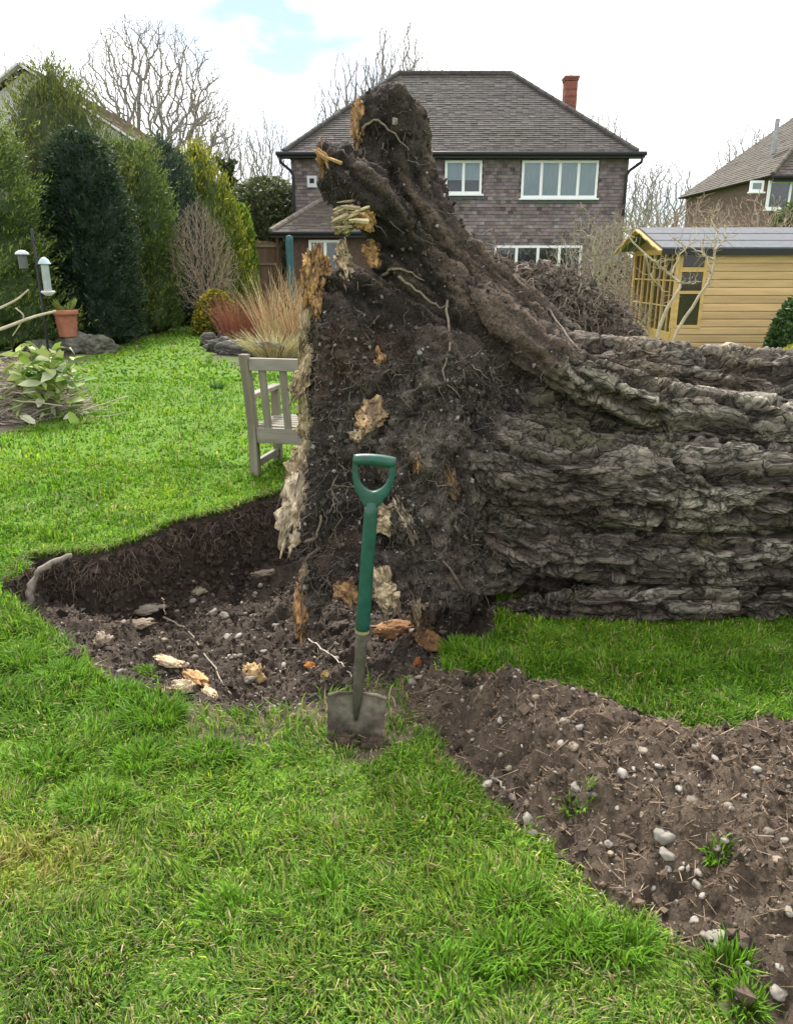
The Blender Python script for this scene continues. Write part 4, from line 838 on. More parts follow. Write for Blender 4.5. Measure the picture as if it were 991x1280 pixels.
# chimney behind the right roof slope
cA, cB = at(704, 92, 29.6), at(720, 134, 29.6); cx = (cA[0]+cB[0])/2
b = MB()
for k in range(27): b.box((cx, 29.6, 5.6+.075*(k+.5)), (.42, .48, .066), C=np.array([.21, .075, .052])*rng.uniform(.75, 1.3))
b.box((cx, 29.6, 6.6), (.39, .45, 2.0), C=(.30, .26, .22)); ctop = 5.6+.075*27
for k in range(2): b.box((cx, 29.6, ctop+.04+.075*k), (.47+.04*k, .53+.04*k, .07), C=np.array([.19, .07, .05])*rng.uniform(.8, 1.2))
b.mk('chimney', M['tile'], house)
b = MB(); b.tube([(cx, 29.6, ctop+.12), (cx, 29.6, ctop+.20)], [.10, .08], 10); b.mk('chimney_pot', M['terra'], house)
b = MB(); pA = at(384, 220, HY); pB = at(397, 235, HY); b.box(((pA[0]+pB[0])/2, HY-.09, (pA[2]+pB[2])/2), (pB[0]-pA[0], .1, pA[2]-pB[2])); ab = b.mk('alarm_box', M['white'], house, bevel=.02)
b = MB(); b.box(((pA[0]+pB[0])/2, HY-.143, (pA[2]+pB[2])/2+.02), (.14, .008, .14)); b.mk('alarm_badge', M['dark'], ab)
# lean-to with hipped roof on the left
EY = 24.1; e0, e1 = at(338, 290, EY-.3)[0], .6; ez = at(380, 290, EY-.3)[2]; rz = at(404, 250, HY)[2]
b = MB(); b.box(((e0+e1)/2+.1, (EY+HY)/2, ez/2-.04), (e1-e0-.6, HY-EY, ez-.08)); b.mk('lean_to_wall', mat('dark_brick', (.10, .062, .05), var=.4, scale=14, rough=.9), house)
hx = at(404, 250, HY)[0]; lt = MB()
tile_plane(lt, (e0, EY-.3, ez), (e1, EY-.3, ez), (hx, HY-.06, rz), (e1-.6, HY-.06, rz), .11, .2, (.115, .095, .078), up_n=np.array([0, 0, 1.]))
tile_plane(lt, (e0, HY-.06, ez), (e0, EY-.3, ez), (hx, HY-.06, rz), (hx, HY-.06, rz), .11, .2, (.115, .095, .078), up_n=np.array([0, 0, 1.]))
lt.add([(e0, EY-.3, ez-.03), (e1, EY-.3, ez-.03), (e1-.6, HY-.06, rz-.03), (hx, HY-.06, rz-.03), (e0, HY-.06, ez-.03)], Q=[[0, 1, 2, 3]], T=[[4, 0, 3]], C=(.06, .05, .04))
lr = lt.mk('lean_to_roof', M['tile'], house); b = MB(); ridge(b, (e0, EY-.3, ez+.03), (hx, HY-.06, rz+.03), .085, (.17, .145, .12), .27); b.mk('hip_tiles', M['tile'], lr, kind='stuff')
b = MB(); b.box(((e0+e1)/2, EY-.29, ez-.09), (e1-e0, .05, .13)); b.tube([(e0, EY-.36, ez-.03), (e1, EY-.36, ez-.03)], .055, 8); b.mk('lean_to_gutter', M['black'], house)
r = wrect((386, 300), (428, 345), EY); window(house, ((r[0]+r[1])/2, EY-.01, (r[2]+r[3])/2), r[1]-r[0], r[3]-r[2], 2)

# neighbour on the right
nb = thing('neighbour_house', (18, 34, 0), 'neighbouring house with mossy brown hipped roof behind the summer house', 'house')
nx0 = 13.9; b = MB(); b.box((nx0+5.5, 35.6, 2.4), (10.4, 9.0, 4.75)); b.mk('wall', mat('brown_brick', (.15, .10, .085), var=.35, scale=10, rough=.9), nb)
hip_roof(nb, nx0, nx0+11.6, 30.6, 40.6, 4.78, 4.3, (.085, .072, .056), gauge=.16, wdt=.24)
b = MB(); b.tube([(nx0, 30.55, 4.72), (nx0+11.6, 30.55, 4.72)], .07, 8); b.box((nx0+5.8, 30.72, 4.66), (11.4, .08, .2)); b.mk('gutter', M['black'], nb)
for pa, pb in (((960, 226), (1010, 262)), ((937, 226), (952, 240))):
    r = wrect(pa, pb, 31.05); window(nb, ((r[0]+r[1])/2, 31.05, (r[2]+r[3])/2), r[1]-r[0], r[3]-r[2], 2 if pa[0] > 950 else 1, frame=.09, curtain='net' if pa[0] < 950 else 'dark')
b = MB(); p = at(968, 175, 33); b.tube([p+[0, 0, -.5], p+[0, 0, .75]], .09, 8); b.mk('flue', mat('grey_flue', (.3, .31, .32), rough=.6), nb)
# gabled neighbour behind the hedge
gb = thing('gabled_house', (-12.2, 30, 0), 'pale rendered house with gable roof mostly hidden behind the hedge', 'house')
ga, gr, gl = at(25, 78, 28), at(172, 176, 28), None; sl_ = (ga[2]-gr[2])/(gr[0]-ga[0]); gl = np.array([2*ga[0]-gr[0], 28, gr[2]])
V = np.array([(gl[0]+.4, 28.3, 0), (gr[0]-.4, 28.3, 0), (gr[0]-.4, 28.3, gr[2]+.1), (ga[0], 28.3, ga[2]-.2), (gl[0]+.4, 28.3, gr[2]+.1)]); Vb2 = V+[0, 9, 0]
mk('gable_wall', np.concatenate([V, Vb2]), [np.array([[1, 6, 7, 2], [2, 7, 8, 3], [3, 8, 9, 4], [5, 0, 4, 9]]), np.array([[0, 1, 2, 3, 4], [9, 8, 7, 6, 5]])], M['render'], gb)
rm = MB()
for e in (gl, gr):
    tile_plane(rm, (e[0], 28 if e is gr else 37.5, e[2]), (e[0], 37.5 if e is gr else 28, e[2]), (ga[0], 28 if e is gr else 37.5, ga[2]), (ga[0], 37.5 if e is gr else 28, ga[2]), .16, .25, (.22, .18, .12), up_n=np.array([0, 0, 1.]))
rm.mk('roof', M['tile'], gb)
b = MB()
for e in (gl, gr): b.bar((ga[0], 27.97, ga[2]-.05), (e[0], 27.97, e[2]-.05), .06, .26, (0, 1, 0))
b.mk('barge_board', M['render'], gb)

# ---------------------------------------------------------------- summer house
SY, SX = 12.0, at(845, 360, 12.0)[0]; sh = thing('summer_house', (SX+1.8, SY+1.1, 0), 'golden timber summer house with shiplap walls and grey felt roof', 'shed')
EZ = 1.80; RZ = at(800, 286, SY+1.1)[2]; X1 = SX+3.7; DEP = 2.2
ww = [at(848, 314, SY)[0], at(884, 314, SY)[0], at(848, 408, SY)[2], at(848, 314, SY)[2]]
nb_ = 15
for k in range(nb_):
    z0 = .06+k*(EZ-.06)/nb_; z1 = z0+(EZ-.06)/nb_
    segs = [(SX+.03, X1)] if (z1 < ww[2] or z0 > ww[3]) else [(ww[1], X1)]
    for a, c in segs:
        brk = a+(c-a)*rng.uniform(.25, .75); tone = np.array([.53, .36, .175])*rng.uniform(.85, 1.15)
        for u, v in ((a, brk-.0015), (brk+.0015, c)):
            b = MB(); V = [(u, SY-.008, z0+.003), (v, SY-.008, z0+.003), (v, SY-.030, z0+.006), (u, SY-.030, z0+.006), (u, SY-.008, z1), (v, SY-.008, z1), (v, SY-.012, z1), (u, SY-.012, z1), (u, SY-.028, z1-.028), (v, SY-.028, z1-.028)]
            b.add(V, Q=[[3, 2, 9, 8], [8, 9, 6, 7], [7, 6, 5, 4], [0, 1, 2, 3], [0, 4, 5, 1]], C=tone*rng.uniform(.93, 1.07)); b.mk('board', M['larch'], sh)
LT = np.array([.50, .325, .12])
b = MB(); b.box((X1-.02, SY+DEP/2, EZ/2), (.04, DEP, EZ), C=LT); b.box(((SX+X1)/2+.2, SY+DEP, EZ/2), (X1-SX-.4, .04, EZ), C=LT); b.box(((SX+X1)/2+.02, SY+.012, EZ/2), (X1-SX-.06, .02, .10), C=LT); b.mk('far_walls', M['larch'], sh)
b = MB(); b.box(((SX+X1)/2, SY+DEP/2, .03), (X1-SX, DEP, .05), C=LT*.8); b.mk('floor_board', M['larch'], sh)
# side window
b = MB(); wz = (ww[2]+ww[3])/2; wx = (ww[0]+ww[1])/2; hh_ = ww[3]-ww[2]; wd_ = ww[1]-ww[0]
for X_ in (ww[0]-.005, ww[1]-.015): b.box((X_, SY-.022, wz), (.05, .04, hh_+.06), C=LT*1.05)
for Z_ in (ww[2], ww[3], ww[2]+hh_*.46, ww[2]+hh_*.76): b.box((wx, SY-.022, Z_), (wd_-.06, .036, .045 if Z_ != ww[2]+hh_*.76 else .07), C=LT*1.05)
sw = b.mk('side_window', M['larch'], sh, bevel=.004)
for a, c in ((.02, .44), (.48, .72), (.80, .98)):
    b = MB(); b.box((wx, SY-.015, ww[2]+hh_*(a+c)/2), (wd_-.06, .005, hh_*(c-a))); b.mk('pane', M['dark_glass'], sw)
b = MB(); b.box((SX+.015, SY-.002, EZ/2), (.07, .06, EZ), C=LT*1.08); b.mk('corner_post', M['larch'], sh, bevel=.005)
# glazed front facing the lawn
b = MB(); fz0, fz1 = .55, 1.70
b.box((SX, SY+DEP/2, .29), (.04, DEP-.1, .52), C=LT); 
for t in np.linspace(0.02, DEP-.02, 5): b.box((SX, SY+t, (fz0+fz1)/2+.02), (.055, .06, fz1-fz0+.1), C=LT*1.1)
b.box((SX, SY+DEP/2, fz1+.04), (.05, DEP, .08), C=LT*1.1); fr_ = b.mk('glazed_front', M['larch'], sh, bevel=.004)
for k in range(4):
    t0 = .02+(DEP-.04)/4*k+.03; t1 = .02+(DEP-.04)/4*(k+1)-.03; b = MB()
    b.box((SX, SY+(t0+t1)/2, (fz0+fz1)/2), (.022, .022, fz1-fz0), C=LT*1.2)
    for q in (1, 2): b.box((SX, SY+(t0+t1)/2, fz0+(fz1-fz0)*q/3), (.024, t1-t0, .022), C=LT*1.2)
    b.mk('glazing_bar', M['larch'], fr_); b = MB(); b.box((SX+.012, SY+(t0+t1)/2, (fz0+fz1)/2), (.004, t1-t0, fz1-fz0)); b.mk('pane', M['dark_glass'], fr_)
# roof
y0, y1, ym = SY-.14, SY+DEP+.14, SY+DEP/2; xa, xb = SX-.32, X1+.1; sl_ = (RZ-EZ)/(ym-SY); ze_ = RZ-sl_*(ym-y0)
for k, (ya, yb) in enumerate(((y0, ym), (y1, ym))):
    for q in range(3):
        u0, u1 = q/3, (q+1)/3+(.02 if q < 2 else 0); P0 = np.array([0, ya+(yb-ya)*u0, ze_+(RZ-ze_)*u0]); P1 = np.array([0, ya+(yb-ya)*u1, ze_+(RZ-ze_)*u1]); th = np.array([0, 0, .022]); lf = np.array([0, 0, .010*(1-q*.0)])
        V = [P0+[xa, 0, 0]+lf, P0+[xb, 0, 0]+lf, P1+[xb, 0, 0], P1+[xa, 0, 0]]; V = np.array(V+[v+th for v in V])
        mk('felt_strip', V, np.array([[0, 1, 2, 3], [4, 5, 6, 7], [0, 1, 5, 4], [1, 2, 6, 5], [2, 3, 7, 6], [3, 0, 4, 7]]), M['felt'], sh)
b = MB(); b.box(((xa+xb)/2, y0-.006, ze_-.03), (xb-xa, .02, .085)); b.mk('eave_felt', M['black'], sh)
b = MB()
for ya in (y0, y1):
    for q in range(6):
        u0, u1 = q/6, (q+1)/6; b.bar((xa-.012, ya+(ym-ya)*u0, ze_+(RZ-ze_)*u0-.02), (xa-.012, ya+(ym-ya)*u1, ze_+(RZ-ze_)*u1-.02), .022, .10 if q % 2 else .07, (1, 0, 0), C=LT*1.05)
b.mk('barge_board', M['larch'], sh)
V = np.array([(SX-.01, SY, EZ-.1), (SX-.01, SY+DEP, EZ-.1), (SX-.01, SY+DEP, EZ+.0), (SX-.01, ym, RZ-.03), (SX-.01, SY, EZ)]); mk('gable_panel', V, np.array([[0, 1, 2, 3, 4]]), M['larch'], sh, col=np.tile(LT*.8, (5, 1)))

# ---------------------------------------------------------------- fence at the end of the garden
fn = thing('board_fence', (-3.4, 24.9, 0), 'brown wooden board fence between hedge and house', 'fence'); FY = 24.9
fxa, fxb = at(300, 320, FY)[0], at(352, 320, FY)[0]; ftop = at(330, 298, FY)[2]
n = 13
for k in range(n):
    X_ = fxa+(fxb-fxa)*(k+.5)/n; hgt = ftop-.07*k/n*2+rng.normal()*.012; b = MB(); b.box((X_, FY+(.012 if k % 2 else 0), hgt/2), ((fxb-fxa)/n*1.05, .018, hgt)); b.mk('board', M['fence'], fn)
for Z_ in (ftop-.22, ftop-.75, .35): b = MB(); b.box(((fxa+fxb)/2, FY-.035, Z_), (fxb-fxa, .04, .07)); b.mk('rail', mat('pale_rail', (.24, .19, .13), rough=.9), fn)
for X_ in (fxa+.1, fxb-.1): b = MB(); b.box((X_, FY-.04, ftop/2), (.09, .06, ftop+.06)); b.mk('post', M['fence'], fn)
# ---------------------------------------------------------------- evergreen trees and shrubs
def leafy(name, label, cat, cx, cy, R, H, n, tone, tip, leaf=(.10, .028), prof=None, seed=1, z0=.0, upward=.8, group=None, lump_amp=.22, trunk=True, tipfrac=.4, ry=None, jit=.10, lf=3.0, plume=0):
    """evergreen: dense skin of sprays over a lumpy body"""
    root = thing(name, (cx, cy, 0), label, cat, group); ry = ry or R
    prof = prof or (lambda t: np.minimum(1, (t/.10+.3))**.7*np.clip((1-t**2.2), 0, 1)**.55)
    m_ = int(n*1.25); t = rng.random(m_)**.9; th = rng.uniform(0, 2*math.pi, m_)
    keep = rng.random(m_) < (.25+.75*prof(t)/1.0); t, th = t[keep], th[keep]; m_ = len(t)
    pn = np.stack([np.cos(th)*lf*.6, np.sin(th)*lf*.6, t*H*lf*.45], 1)+seed*9.1; nn = fbm(pn, 4, seed); n2_ = fbm(pn*3.1, 2, seed+3)
    rr = prof(t)*(1+lump_amp*nn+jit*n2_)-np.abs(rng.normal(size=m_))*.085
    p = np.stack([cx+np.cos(th)*R*rr, cy+np.sin(th)*ry*rr, z0+t*H*(1+.05*nn)], 1)
    outw = np.stack([np.cos(th), np.sin(th), np.zeros(m_)], 1)
    if plume > 1:                    # sprays: several leaves along one shoot
        na = m_//plume; an = np.arange(na).repeat(plume); kk = np.tile(np.arange(plume), na); shoot = norm(outw[:na]*(1.25-upward)+np.array([0, 0, upward])+rng.normal(size=(na, 3))*.3); ext = np.abs(rng.normal(size=na))*.5+.5
        p = p[:na][an]+shoot[an]*(kk*leaf[0]*.36*ext[an])[:, None]+rng.normal(size=(len(an), 3))*leaf[0]*.16; outw = outw[:na][an]*.5+shoot[an]*.9; nn = nn[:na][an]+(kk/plume-.5)*.8; n2_ = n2_[:na][an]; t = t[:na][an]; m_ = len(an)
    d = norm(outw*(1.15-upward)+np.array([0, 0, upward])+rng.normal(size=(m_, 3))*.42); sd_ = norm(np.cross(d, rng.normal(size=(m_, 3)))); l = leaf[0]*rng.uniform(.5, 1.5, m_); wd = leaf[1]*rng.uniform(.6, 1.5, m_)
    V = np.stack([p-d*l[:, None]*.5, p+sd_*wd[:, None]*.5, p+d*l[:, None]*.5, p-sd_*wd[:, None]*.5], 1).reshape(-1, 3)
    f = np.clip(.5*nn+.5*n2_+.4*rng.normal(size=m_)+tipfrac-.25+.35*(t > .8), 0, 1)[:, None]
    c = (np.array(tone)*(1-f)+np.array(tip)*f)*rng.uniform(.6, 1.35, (m_, 1))
    b = MB(); b.add(V, Q=(np.arange(m_)*4)[:, None]+np.arange(4)[None], C=np.repeat(c, 4, 0))
    # twiggy core so that the body is solid
    a_, b2 = 26, 22; tt = np.repeat(np.linspace(0.01, .985, b2), a_); ta = np.tile(np.arange(a_)/a_*2*math.pi, b2); cn = fbm(np.stack([np.cos(ta)*lf*.6, np.sin(ta)*lf*.6, tt*H*lf*.45], 1)+seed*9.1, 4, seed)
    rc = prof(tt)*(1+lump_amp*cn)-.17; rc = np.maximum(rc, .02); Vc = np.stack([cx+np.cos(ta)*R*rc, cy+np.sin(ta)*ry*rc, z0+tt*H*(1+.05*cn)-.05], 1)
    Qc = [[r*a_+k, r*a_+(k+1) % a_, (r+1)*a_+(k+1) % a_, (r+1)*a_+k] for r in range(b2-1) for k in range(a_)]
    b.add(Vc, Q=Qc, C=np.array(tone)*.8); b.mk('crown', M['leaf'], root)
    if trunk:
        b = MB(); b.tube([(cx, cy, -.05), (cx+.02, cy, H*.3), (cx, cy, H*.7)], [.10, .08, .03], 8, C=(.12, .09, .07)); b.mk('trunk', M['bark'], root)
    return root
DG, YG = (.028, .052, .024), (.11, .155, .028)
col_ = lambda t: np.minimum(1, t/.08+.55)*np.clip(1-t**5, 0, 1)**.5
def X_at(px, Y): return at(px, 340, Y)[0]
leafy('conifer', 'broad green conifer with feathery yellow green sprays behind the bird feeder', 'conifer', X_at(-38, 14.8), 14.8, 1.38, 4.35, 56000, (.06, .105, .028), (.24, .31, .055), leaf=(.085, .017), seed=2, upward=.5, lump_amp=.36, lf=5, jit=.25, tipfrac=.42, plume=13, prof=lambda t: np.minimum(1, t/.12+.6)*np.clip(1-t**3, 0, 1)**.5)
leafy('conifer', 'tall bronze green conifer rising behind the feathery one', 'conifer', X_at(94, 17.9), 17.9, 1.55, 5.5, 38000, (.07, .095, .028), (.24, .265, .05), leaf=(.09, .019), seed=3, upward=.75, lump_amp=.35, lf=5, jit=.25, plume=11)
leafy('yew', 'dense dark blue green rounded column beside the terracotta pot', 'yew', X_at(116, 16.2), 16.2, .80, 4.0, 30000, (.020, .042, .022), (.065, .10, .045), leaf=(.08, .024), prof=col_, seed=4, upward=.35, lump_amp=.34, jit=.3, lf=6, plume=4)
leafy('conifer', 'mid green cypress column with drooping sprays next to the dark yew', 'conifer', X_at(172, 19), 19, .85, 4.25, 26000, (.06, .105, .028), (.23, .29, .06), leaf=(.10, .020), seed=5, prof=col_, upward=.6, lump_amp=.32, lf=5, jit=.25, plume=10)
leafy('conifer', 'blue grey dark conifer behind the bare brown shrub', 'conifer', X_at(215, 21.5), 21.5, 1.0, 4.6, 20000, (.025, .048, .032), (.08, .12, .06), leaf=(.11, .024), seed=6, upward=.6, lump_amp=.32, jit=.22, plume=8)
leafy('conifer', 'golden topped conifer at the far end of the hedge', 'conifer', X_at(256, 23.2), 23.2, 1.2, 4.7, 20000, (.08, .125, .022), (.42, .40, .035), leaf=(.12, .026), seed=7, upward=.8, lump_amp=.3, jit=.22, lf=5, plume=8)
leafy('conifer', 'bright lime green narrow conifer beside the board fence', 'conifer', X_at(288, 24.0), 24.0, .5, 3.6, 13000, (.10, .19, .02), (.30, .42, .035), leaf=(.15, .03), prof=col_, seed=8, upward=.85, lump_amp=.2)
leafy('conifer', 'second lime green narrow conifer touching the board fence', 'conifer', X_at(305, 24.3), 24.3, .42, 3.3, 10000, (.095, .18, .02), (.28, .40, .035), leaf=(.15, .03), prof=col_, seed=9, upward=.85, lump_amp=.2)
dome = lambda t: np.clip(1-t**2.6, 0, 1)**.5*np.minimum(1, t/.2+.6)
leafy('shrub', 'clipped round yellow variegated shrub at the end of the lawn', 'shrub', X_at(266, 18.4), 18.4, .55, 1.02, 9000, (.06, .085, .02), (.50, .42, .05), leaf=(.07, .05), prof=dome, seed=10, upward=.4, lump_amp=.12, trunk=False, tipfrac=.55)
leafy('tree', 'dull green evergreen tree behind the fence beside the house', 'tree', X_at(335, 31), 31, 2.3, 4.7, 14000, (.06, .075, .03), (.15, .17, .07), leaf=(.2, .08), seed=11, upward=.3, prof=dome, lump_amp=.35, lf=2)
leafy('shrub', 'dark green glossy shrub at the corner of the summer house', 'shrub', X_at(1012, 10.8), 10.8, .42, 1.2, 5000, (.03, .065, .02), (.09, .15, .04), leaf=(.07, .04), prof=dome, seed=12, upward=.3, trunk=False)
leafy('shrub', 'low bright yellow shrub behind the trunk by the summer house', 'shrub', X_at(1020, 9.6), 9.6, .40, .62, 3500, (.20, .22, .02), (.48, .44, .04), leaf=(.06, .035), prof=dome, seed=13, upward=.4, trunk=False)
leafy('shrub', 'leafy green laurel behind the summer house roof', 'shrub', X_at(1000, 22), 22, 1.5, 3.3, 9000, (.04, .07, .022), (.13, .17, .05), leaf=(.14, .07), prof=dome, seed=14, upward=.3, trunk=False)
leafy('shrub', 'olive green shrub between the house and the summer house', 'shrub', X_at(775, 20), 20, .95, 1.75, 7000, (.06, .065, .03), (.17, .16, .08), leaf=(.12, .05), prof=dome, seed=15, upward=.3, trunk=False, lump_amp=.3)

# ---------------------------------------------------------------- bare trees
def dendrite(seed, pts, trunk_pts, bf=.35, rmin=.010, rexp=.44, jit=.05):
    """grow limbs to fill a crown: each point joins the nearest node, weighed with its path back to the root"""
    rg = np.random.default_rng(seed); nT = len(trunk_pts); cap = nT+3*len(pts); X = np.zeros((cap, 3)); par = np.full(cap, -1); path = np.zeros(cap)
    X[:nT] = trunk_pts; par[1:nT] = np.arange(nT-1); path[1:nT] = np.cumsum(np.linalg.norm(np.diff(trunk_pts, axis=0), axis=1)); n = nT; lo = 2
    for p in pts[np.argsort(np.linalg.norm(pts-trunk_pts[-1], axis=1))]:
        v = p-X[lo:n]; d = np.sqrt((v**2).sum(1)); c = d+bf*path[lo:n]+.25*np.maximum(0, -v[:, 2]); k = lo+int(c.argmin()); dd_ = d[k-lo]; a = X[k]
        for q in (1, 2, 3):
            f = q/3; X[n] = a+(p-a)*f+rg.normal(size=3)*jit*dd_*(q < 3)+np.array([0, 0, -.10*dd_*f*(1-f)*2]); par[n] = k if q == 1 else n-1; path[n] = path[par[n]]+dd_/3; n += 1
    cnt = np.zeros(n); cnt[:] = 1
    for k in range(n-1, 0, -1): cnt[par[k]] += cnt[k]
    r = rmin*(cnt/3+.4)**rexp; i_ = np.arange(1, n); return X[par[i_]], X[i_], np.minimum(r[par[i_]], r[i_]*1.25), r[i_]
def crown_pts(seed, n, c, rad, shell=.6, cut=-.55, lob=.25):
    rg = np.random.default_rng(seed); u = norm(rg.normal(size=(n*3, 3))); t = rg.random(n*3)**(1/3*shell); P = u*t[:, None]*(1+lob*fbm(u*1.7+seed, 3, seed))[:, None]; P = P[P[:, 2] > cut][:n]; return P*np.array(rad)+np.array(c)
TREES = {}
def tree_mesh(key, sides, tone, segs, big):
    p0, p1, r0, r1 = segs; H = p1[:, 2].max(); out_ = {}
    for nm, sel in (('trunk', r1 > big), ('crown', r1 <= big)):
        V, Qd = segs_mesh(p0[sel], p1[sel], r0[sel], r1[sel], sides+1 if nm == 'trunk' else sides); out_[nm] = mesh_data(nm, V, Qd, M['bark'], np.clip(np.tile(np.array(tone), (len(V), 1))*(1+.15*rng.normal(size=(len(V), 1))), .02, 1))
    TREES[key] = (out_, H)
def place_tree(key, name, label, cat, px, base_Y, top_py, wscale=1.0, rot=0.0, z0=0.0):
    md, H = TREES[key]; tp = at(px, top_py, base_Y); s = (tp[2]-z0)/H; root = thing(name, (tp[0], base_Y, z0), label, cat); root.scale = (s*wscale, s*wscale, s); root.rotation_euler = (0, 0, rot)
    for nm in ('trunk', 'crown'): o = bpy.data.objects.new(nm, md[nm]); COL.objects.link(o); o.parent = root
    return root
def trk(h, lean=.1): return np.array([[lean*k/6*h*.1, 0, h*k/6] for k in range(7)])
tree_mesh('oak', 3, (.22, .195, .17), dendrite(1, crown_pts(1, 4600, (0, 0, 9.2), (4.6, 4.6, 5.2), .62, -.75), trk(5.0), .45, .0098, .45, .025), .03)  # haze over the far trees is put into their pale bark tones
tree_mesh('slim', 3, (.25, .23, .225), dendrite(2, crown_pts(2, 1900, (0, 0, 8.0), (3.2, 3.2, 5.4), .6, -.8), trk(3.6), .55, .0105, .45, .03), .03)
tree_mesh('birch', 3, (.29, .27, .265), dendrite(3, crown_pts(3, 1900, (0, 0, 8.0), (2.6, 2.6, 6.0), .7, -.85), trk(6.0), .7, .0095, .46, .03), .03)
tree_mesh('poplar', 3, (.24, .21, .19), dendrite(4, crown_pts(4, 1500, (0, 0, 8.5), (1.9, 1.9, 5.6), .7, -.9), trk(6.0), .9, .0105, .46, .03), .03)
tree_mesh('bush', 3, (.27, .21, .155), dendrite(5, crown_pts(5, 2300, (0, 0, 1.3), (1.3, 1.3, 1.2), .7, -.7, .35), trk(.35), .5, .0038, .38, .07), .02)
tree_mesh('bush_pale', 3, (.29, .255, .18), dendrite(6, crown_pts(6, 750, (0, 0, 1.4), (1.0, 1.0, 1.1), .7, -.6, .35), trk(.5), .45, .0034, .40, .06), .02)
place_tree('oak', 'bare_tree', 'large spreading bare tree with dense rounded crown above the hedge', 'tree', 180, 44, 12, .92, .4)
place_tree('slim', 'bare_tree', 'hazy bare tree standing just right of the large spreading one', 'tree', 252, 60, 112, 1.0, 1.0)
place_tree('birch', 'bare_tree', 'pale slender birch like bare tree left of the house', 'tree', 336, 55, 128, .85, 2.2)
place_tree('poplar', 'bare_tree', 'narrow bare tree showing behind the left roof slope', 'tree', 444, 50, 62, 1.7, .3)
place_tree('poplar', 'bare_tree', 'taller upright bare tree peeping above the house ridge', 'tree', 500, 52, 20, 1.9, 1.7)
place_tree('slim', 'bare_tree', 'bare tree behind the right roof slope and chimney', 'tree', 758, 48, 120, .7, 3.0)
place_tree('slim', 'bare_tree', 'thin bare tree in the gap between both roofs', 'tree', 838, 55, 188, 1.2, 4.0)
place_tree('birch', 'bare_tree', 'low bare tree beside the right wall of the tile hung house', 'tree', 806, 46, 200, 1.4, 1.1)
place_tree('birch', 'bare_tree', 'bare tree behind the mossy neighbouring roof', 'tree', 940, 62, 148, 1.5, 5.0)
place_tree('birch', 'bare_tree', 'thin bare tree above the feathery conifer', 'tree', 8, 40, 42, .6, .8)
place_tree('birch', 'bare_tree', 'small bare tree poking above the bronze green conifer', 'tree', 92, 42, 66, .35, 2.8)
place_tree('slim', 'bare_tree', 'far hazy bare tree between the hedge and the pale birch', 'tree', 296, 70, 150, 1.0, 2.0)
place_tree('bush_pale', 'bare_shrub', 'pale lichen twigged bare shrub in front of the house window', 'shrub', 742, 13.0, 252, .75, .5)
place_tree('bush', 'bare_shrub', 'dense brown twiggy bush over the summer house ridge', 'shrub', 880, 17.0, 238, 1.0, 1.4)
place_tree('bush', 'bare_shrub', 'brown twiggy bush at the right end of the summer house roof', 'shrub', 950, 17.6, 236, 1.0, 3.4)
place_tree('bush', 'bare_shrub', 'brown bramble like twigs between the house corner and summer house', 'shrub', 772, 16.0, 262, .8, 4.4)
place_tree('bush_pale', 'bare_shrub', 'grey green twiggy bush left of the summer house gable', 'shrub', 812, 18.5, 235, .8, 2.4)
place_tree('bush', 'bare_shrub', 'bare brown shrub in front of the blue grey conifer', 'shrub', 247, 19.2, 240, .55, 2.0)
place_tree('bush', 'bare_shrub', 'low leafless shrub behind the root tangle', 'shrub', 770, 9.5, 345, .7, 5.1)
# ivy clad tree beside the hedge end
leafy('ivy_tree', 'ivy covered leaning dead tree above the lime conifers', 'tree', X_at(292, 33), 33, .55, 5.6, 3000, (.035, .05, .02), (.08, .10, .04), leaf=(.18, .09), seed=17, prof=lambda t: .35+.65*np.abs(np.sin(t*7)), upward=.3, lump_amp=.6)
# pale branched sapling in front of the summer house
sap = thing('bare_sapling', tuple(at(848, 470, 8.0)*[1, 1, 0]), 'pale stemmed bare sapling with forked branches in front of the summer house', 'sapling'); SPY = 8.0
def twig(b, pts, r0, r1, n=14, C=(.33, .275, .19)):
    P = smooth_path(np.array(pts), n)+rng.normal(size=(n, 3))*.006; b.tube(P, np.linspace(r0, r1, n), 6, C=C); return P
stems = [[(836, 470), (842, 422), (868, 380), (888, 345), (893, 310), (897, 285)], [(818, 470), (822, 415), (838, 375), (850, 355), (838, 345), (815, 325), (790, 303), (784, 290)], [(846, 353), (862, 354), (870, 352)],
         [(888, 340), (882, 320), (868, 312), (852, 305), (838, 296)], [(893, 312), (905, 298), (906, 280)], [(815, 325), (822, 330), (836, 342)], [(806, 318), (812, 345), (826, 362), (824, 400)], [(838, 345), (850, 318), (868, 300)], [(893, 325), (880, 318), (876, 300)], [(897, 290), (890, 280), (888, 268)]]
for k, s_ in enumerate(stems):
    b = MB(); dy = rng.normal()*.05*(k > 1); P = twig(b, [at(a, c, SPY+dy+.1*q) for q, (a, c) in enumerate(s_)], .021 if k < 2 else .011, .007 if k < 2 else .004)
    for q in range(18 if k < 2 else 10):
        i_ = rng.integers(3, len(P)) if k > 1 else rng.integers(7, len(P)); d = norm(rng.normal(size=3)*[1, .8, .6]+[0, 0, .5]); l = rng.uniform(.06, .22); twig(b, [P[i_], P[i_]+d*l*.5, P[i_]+d*l+rng.normal(size=3)*.03], .004, .0015, 5)
    b.mk('branch' if k > 1 else 'stem', M['bark'], sap, smooth=True)

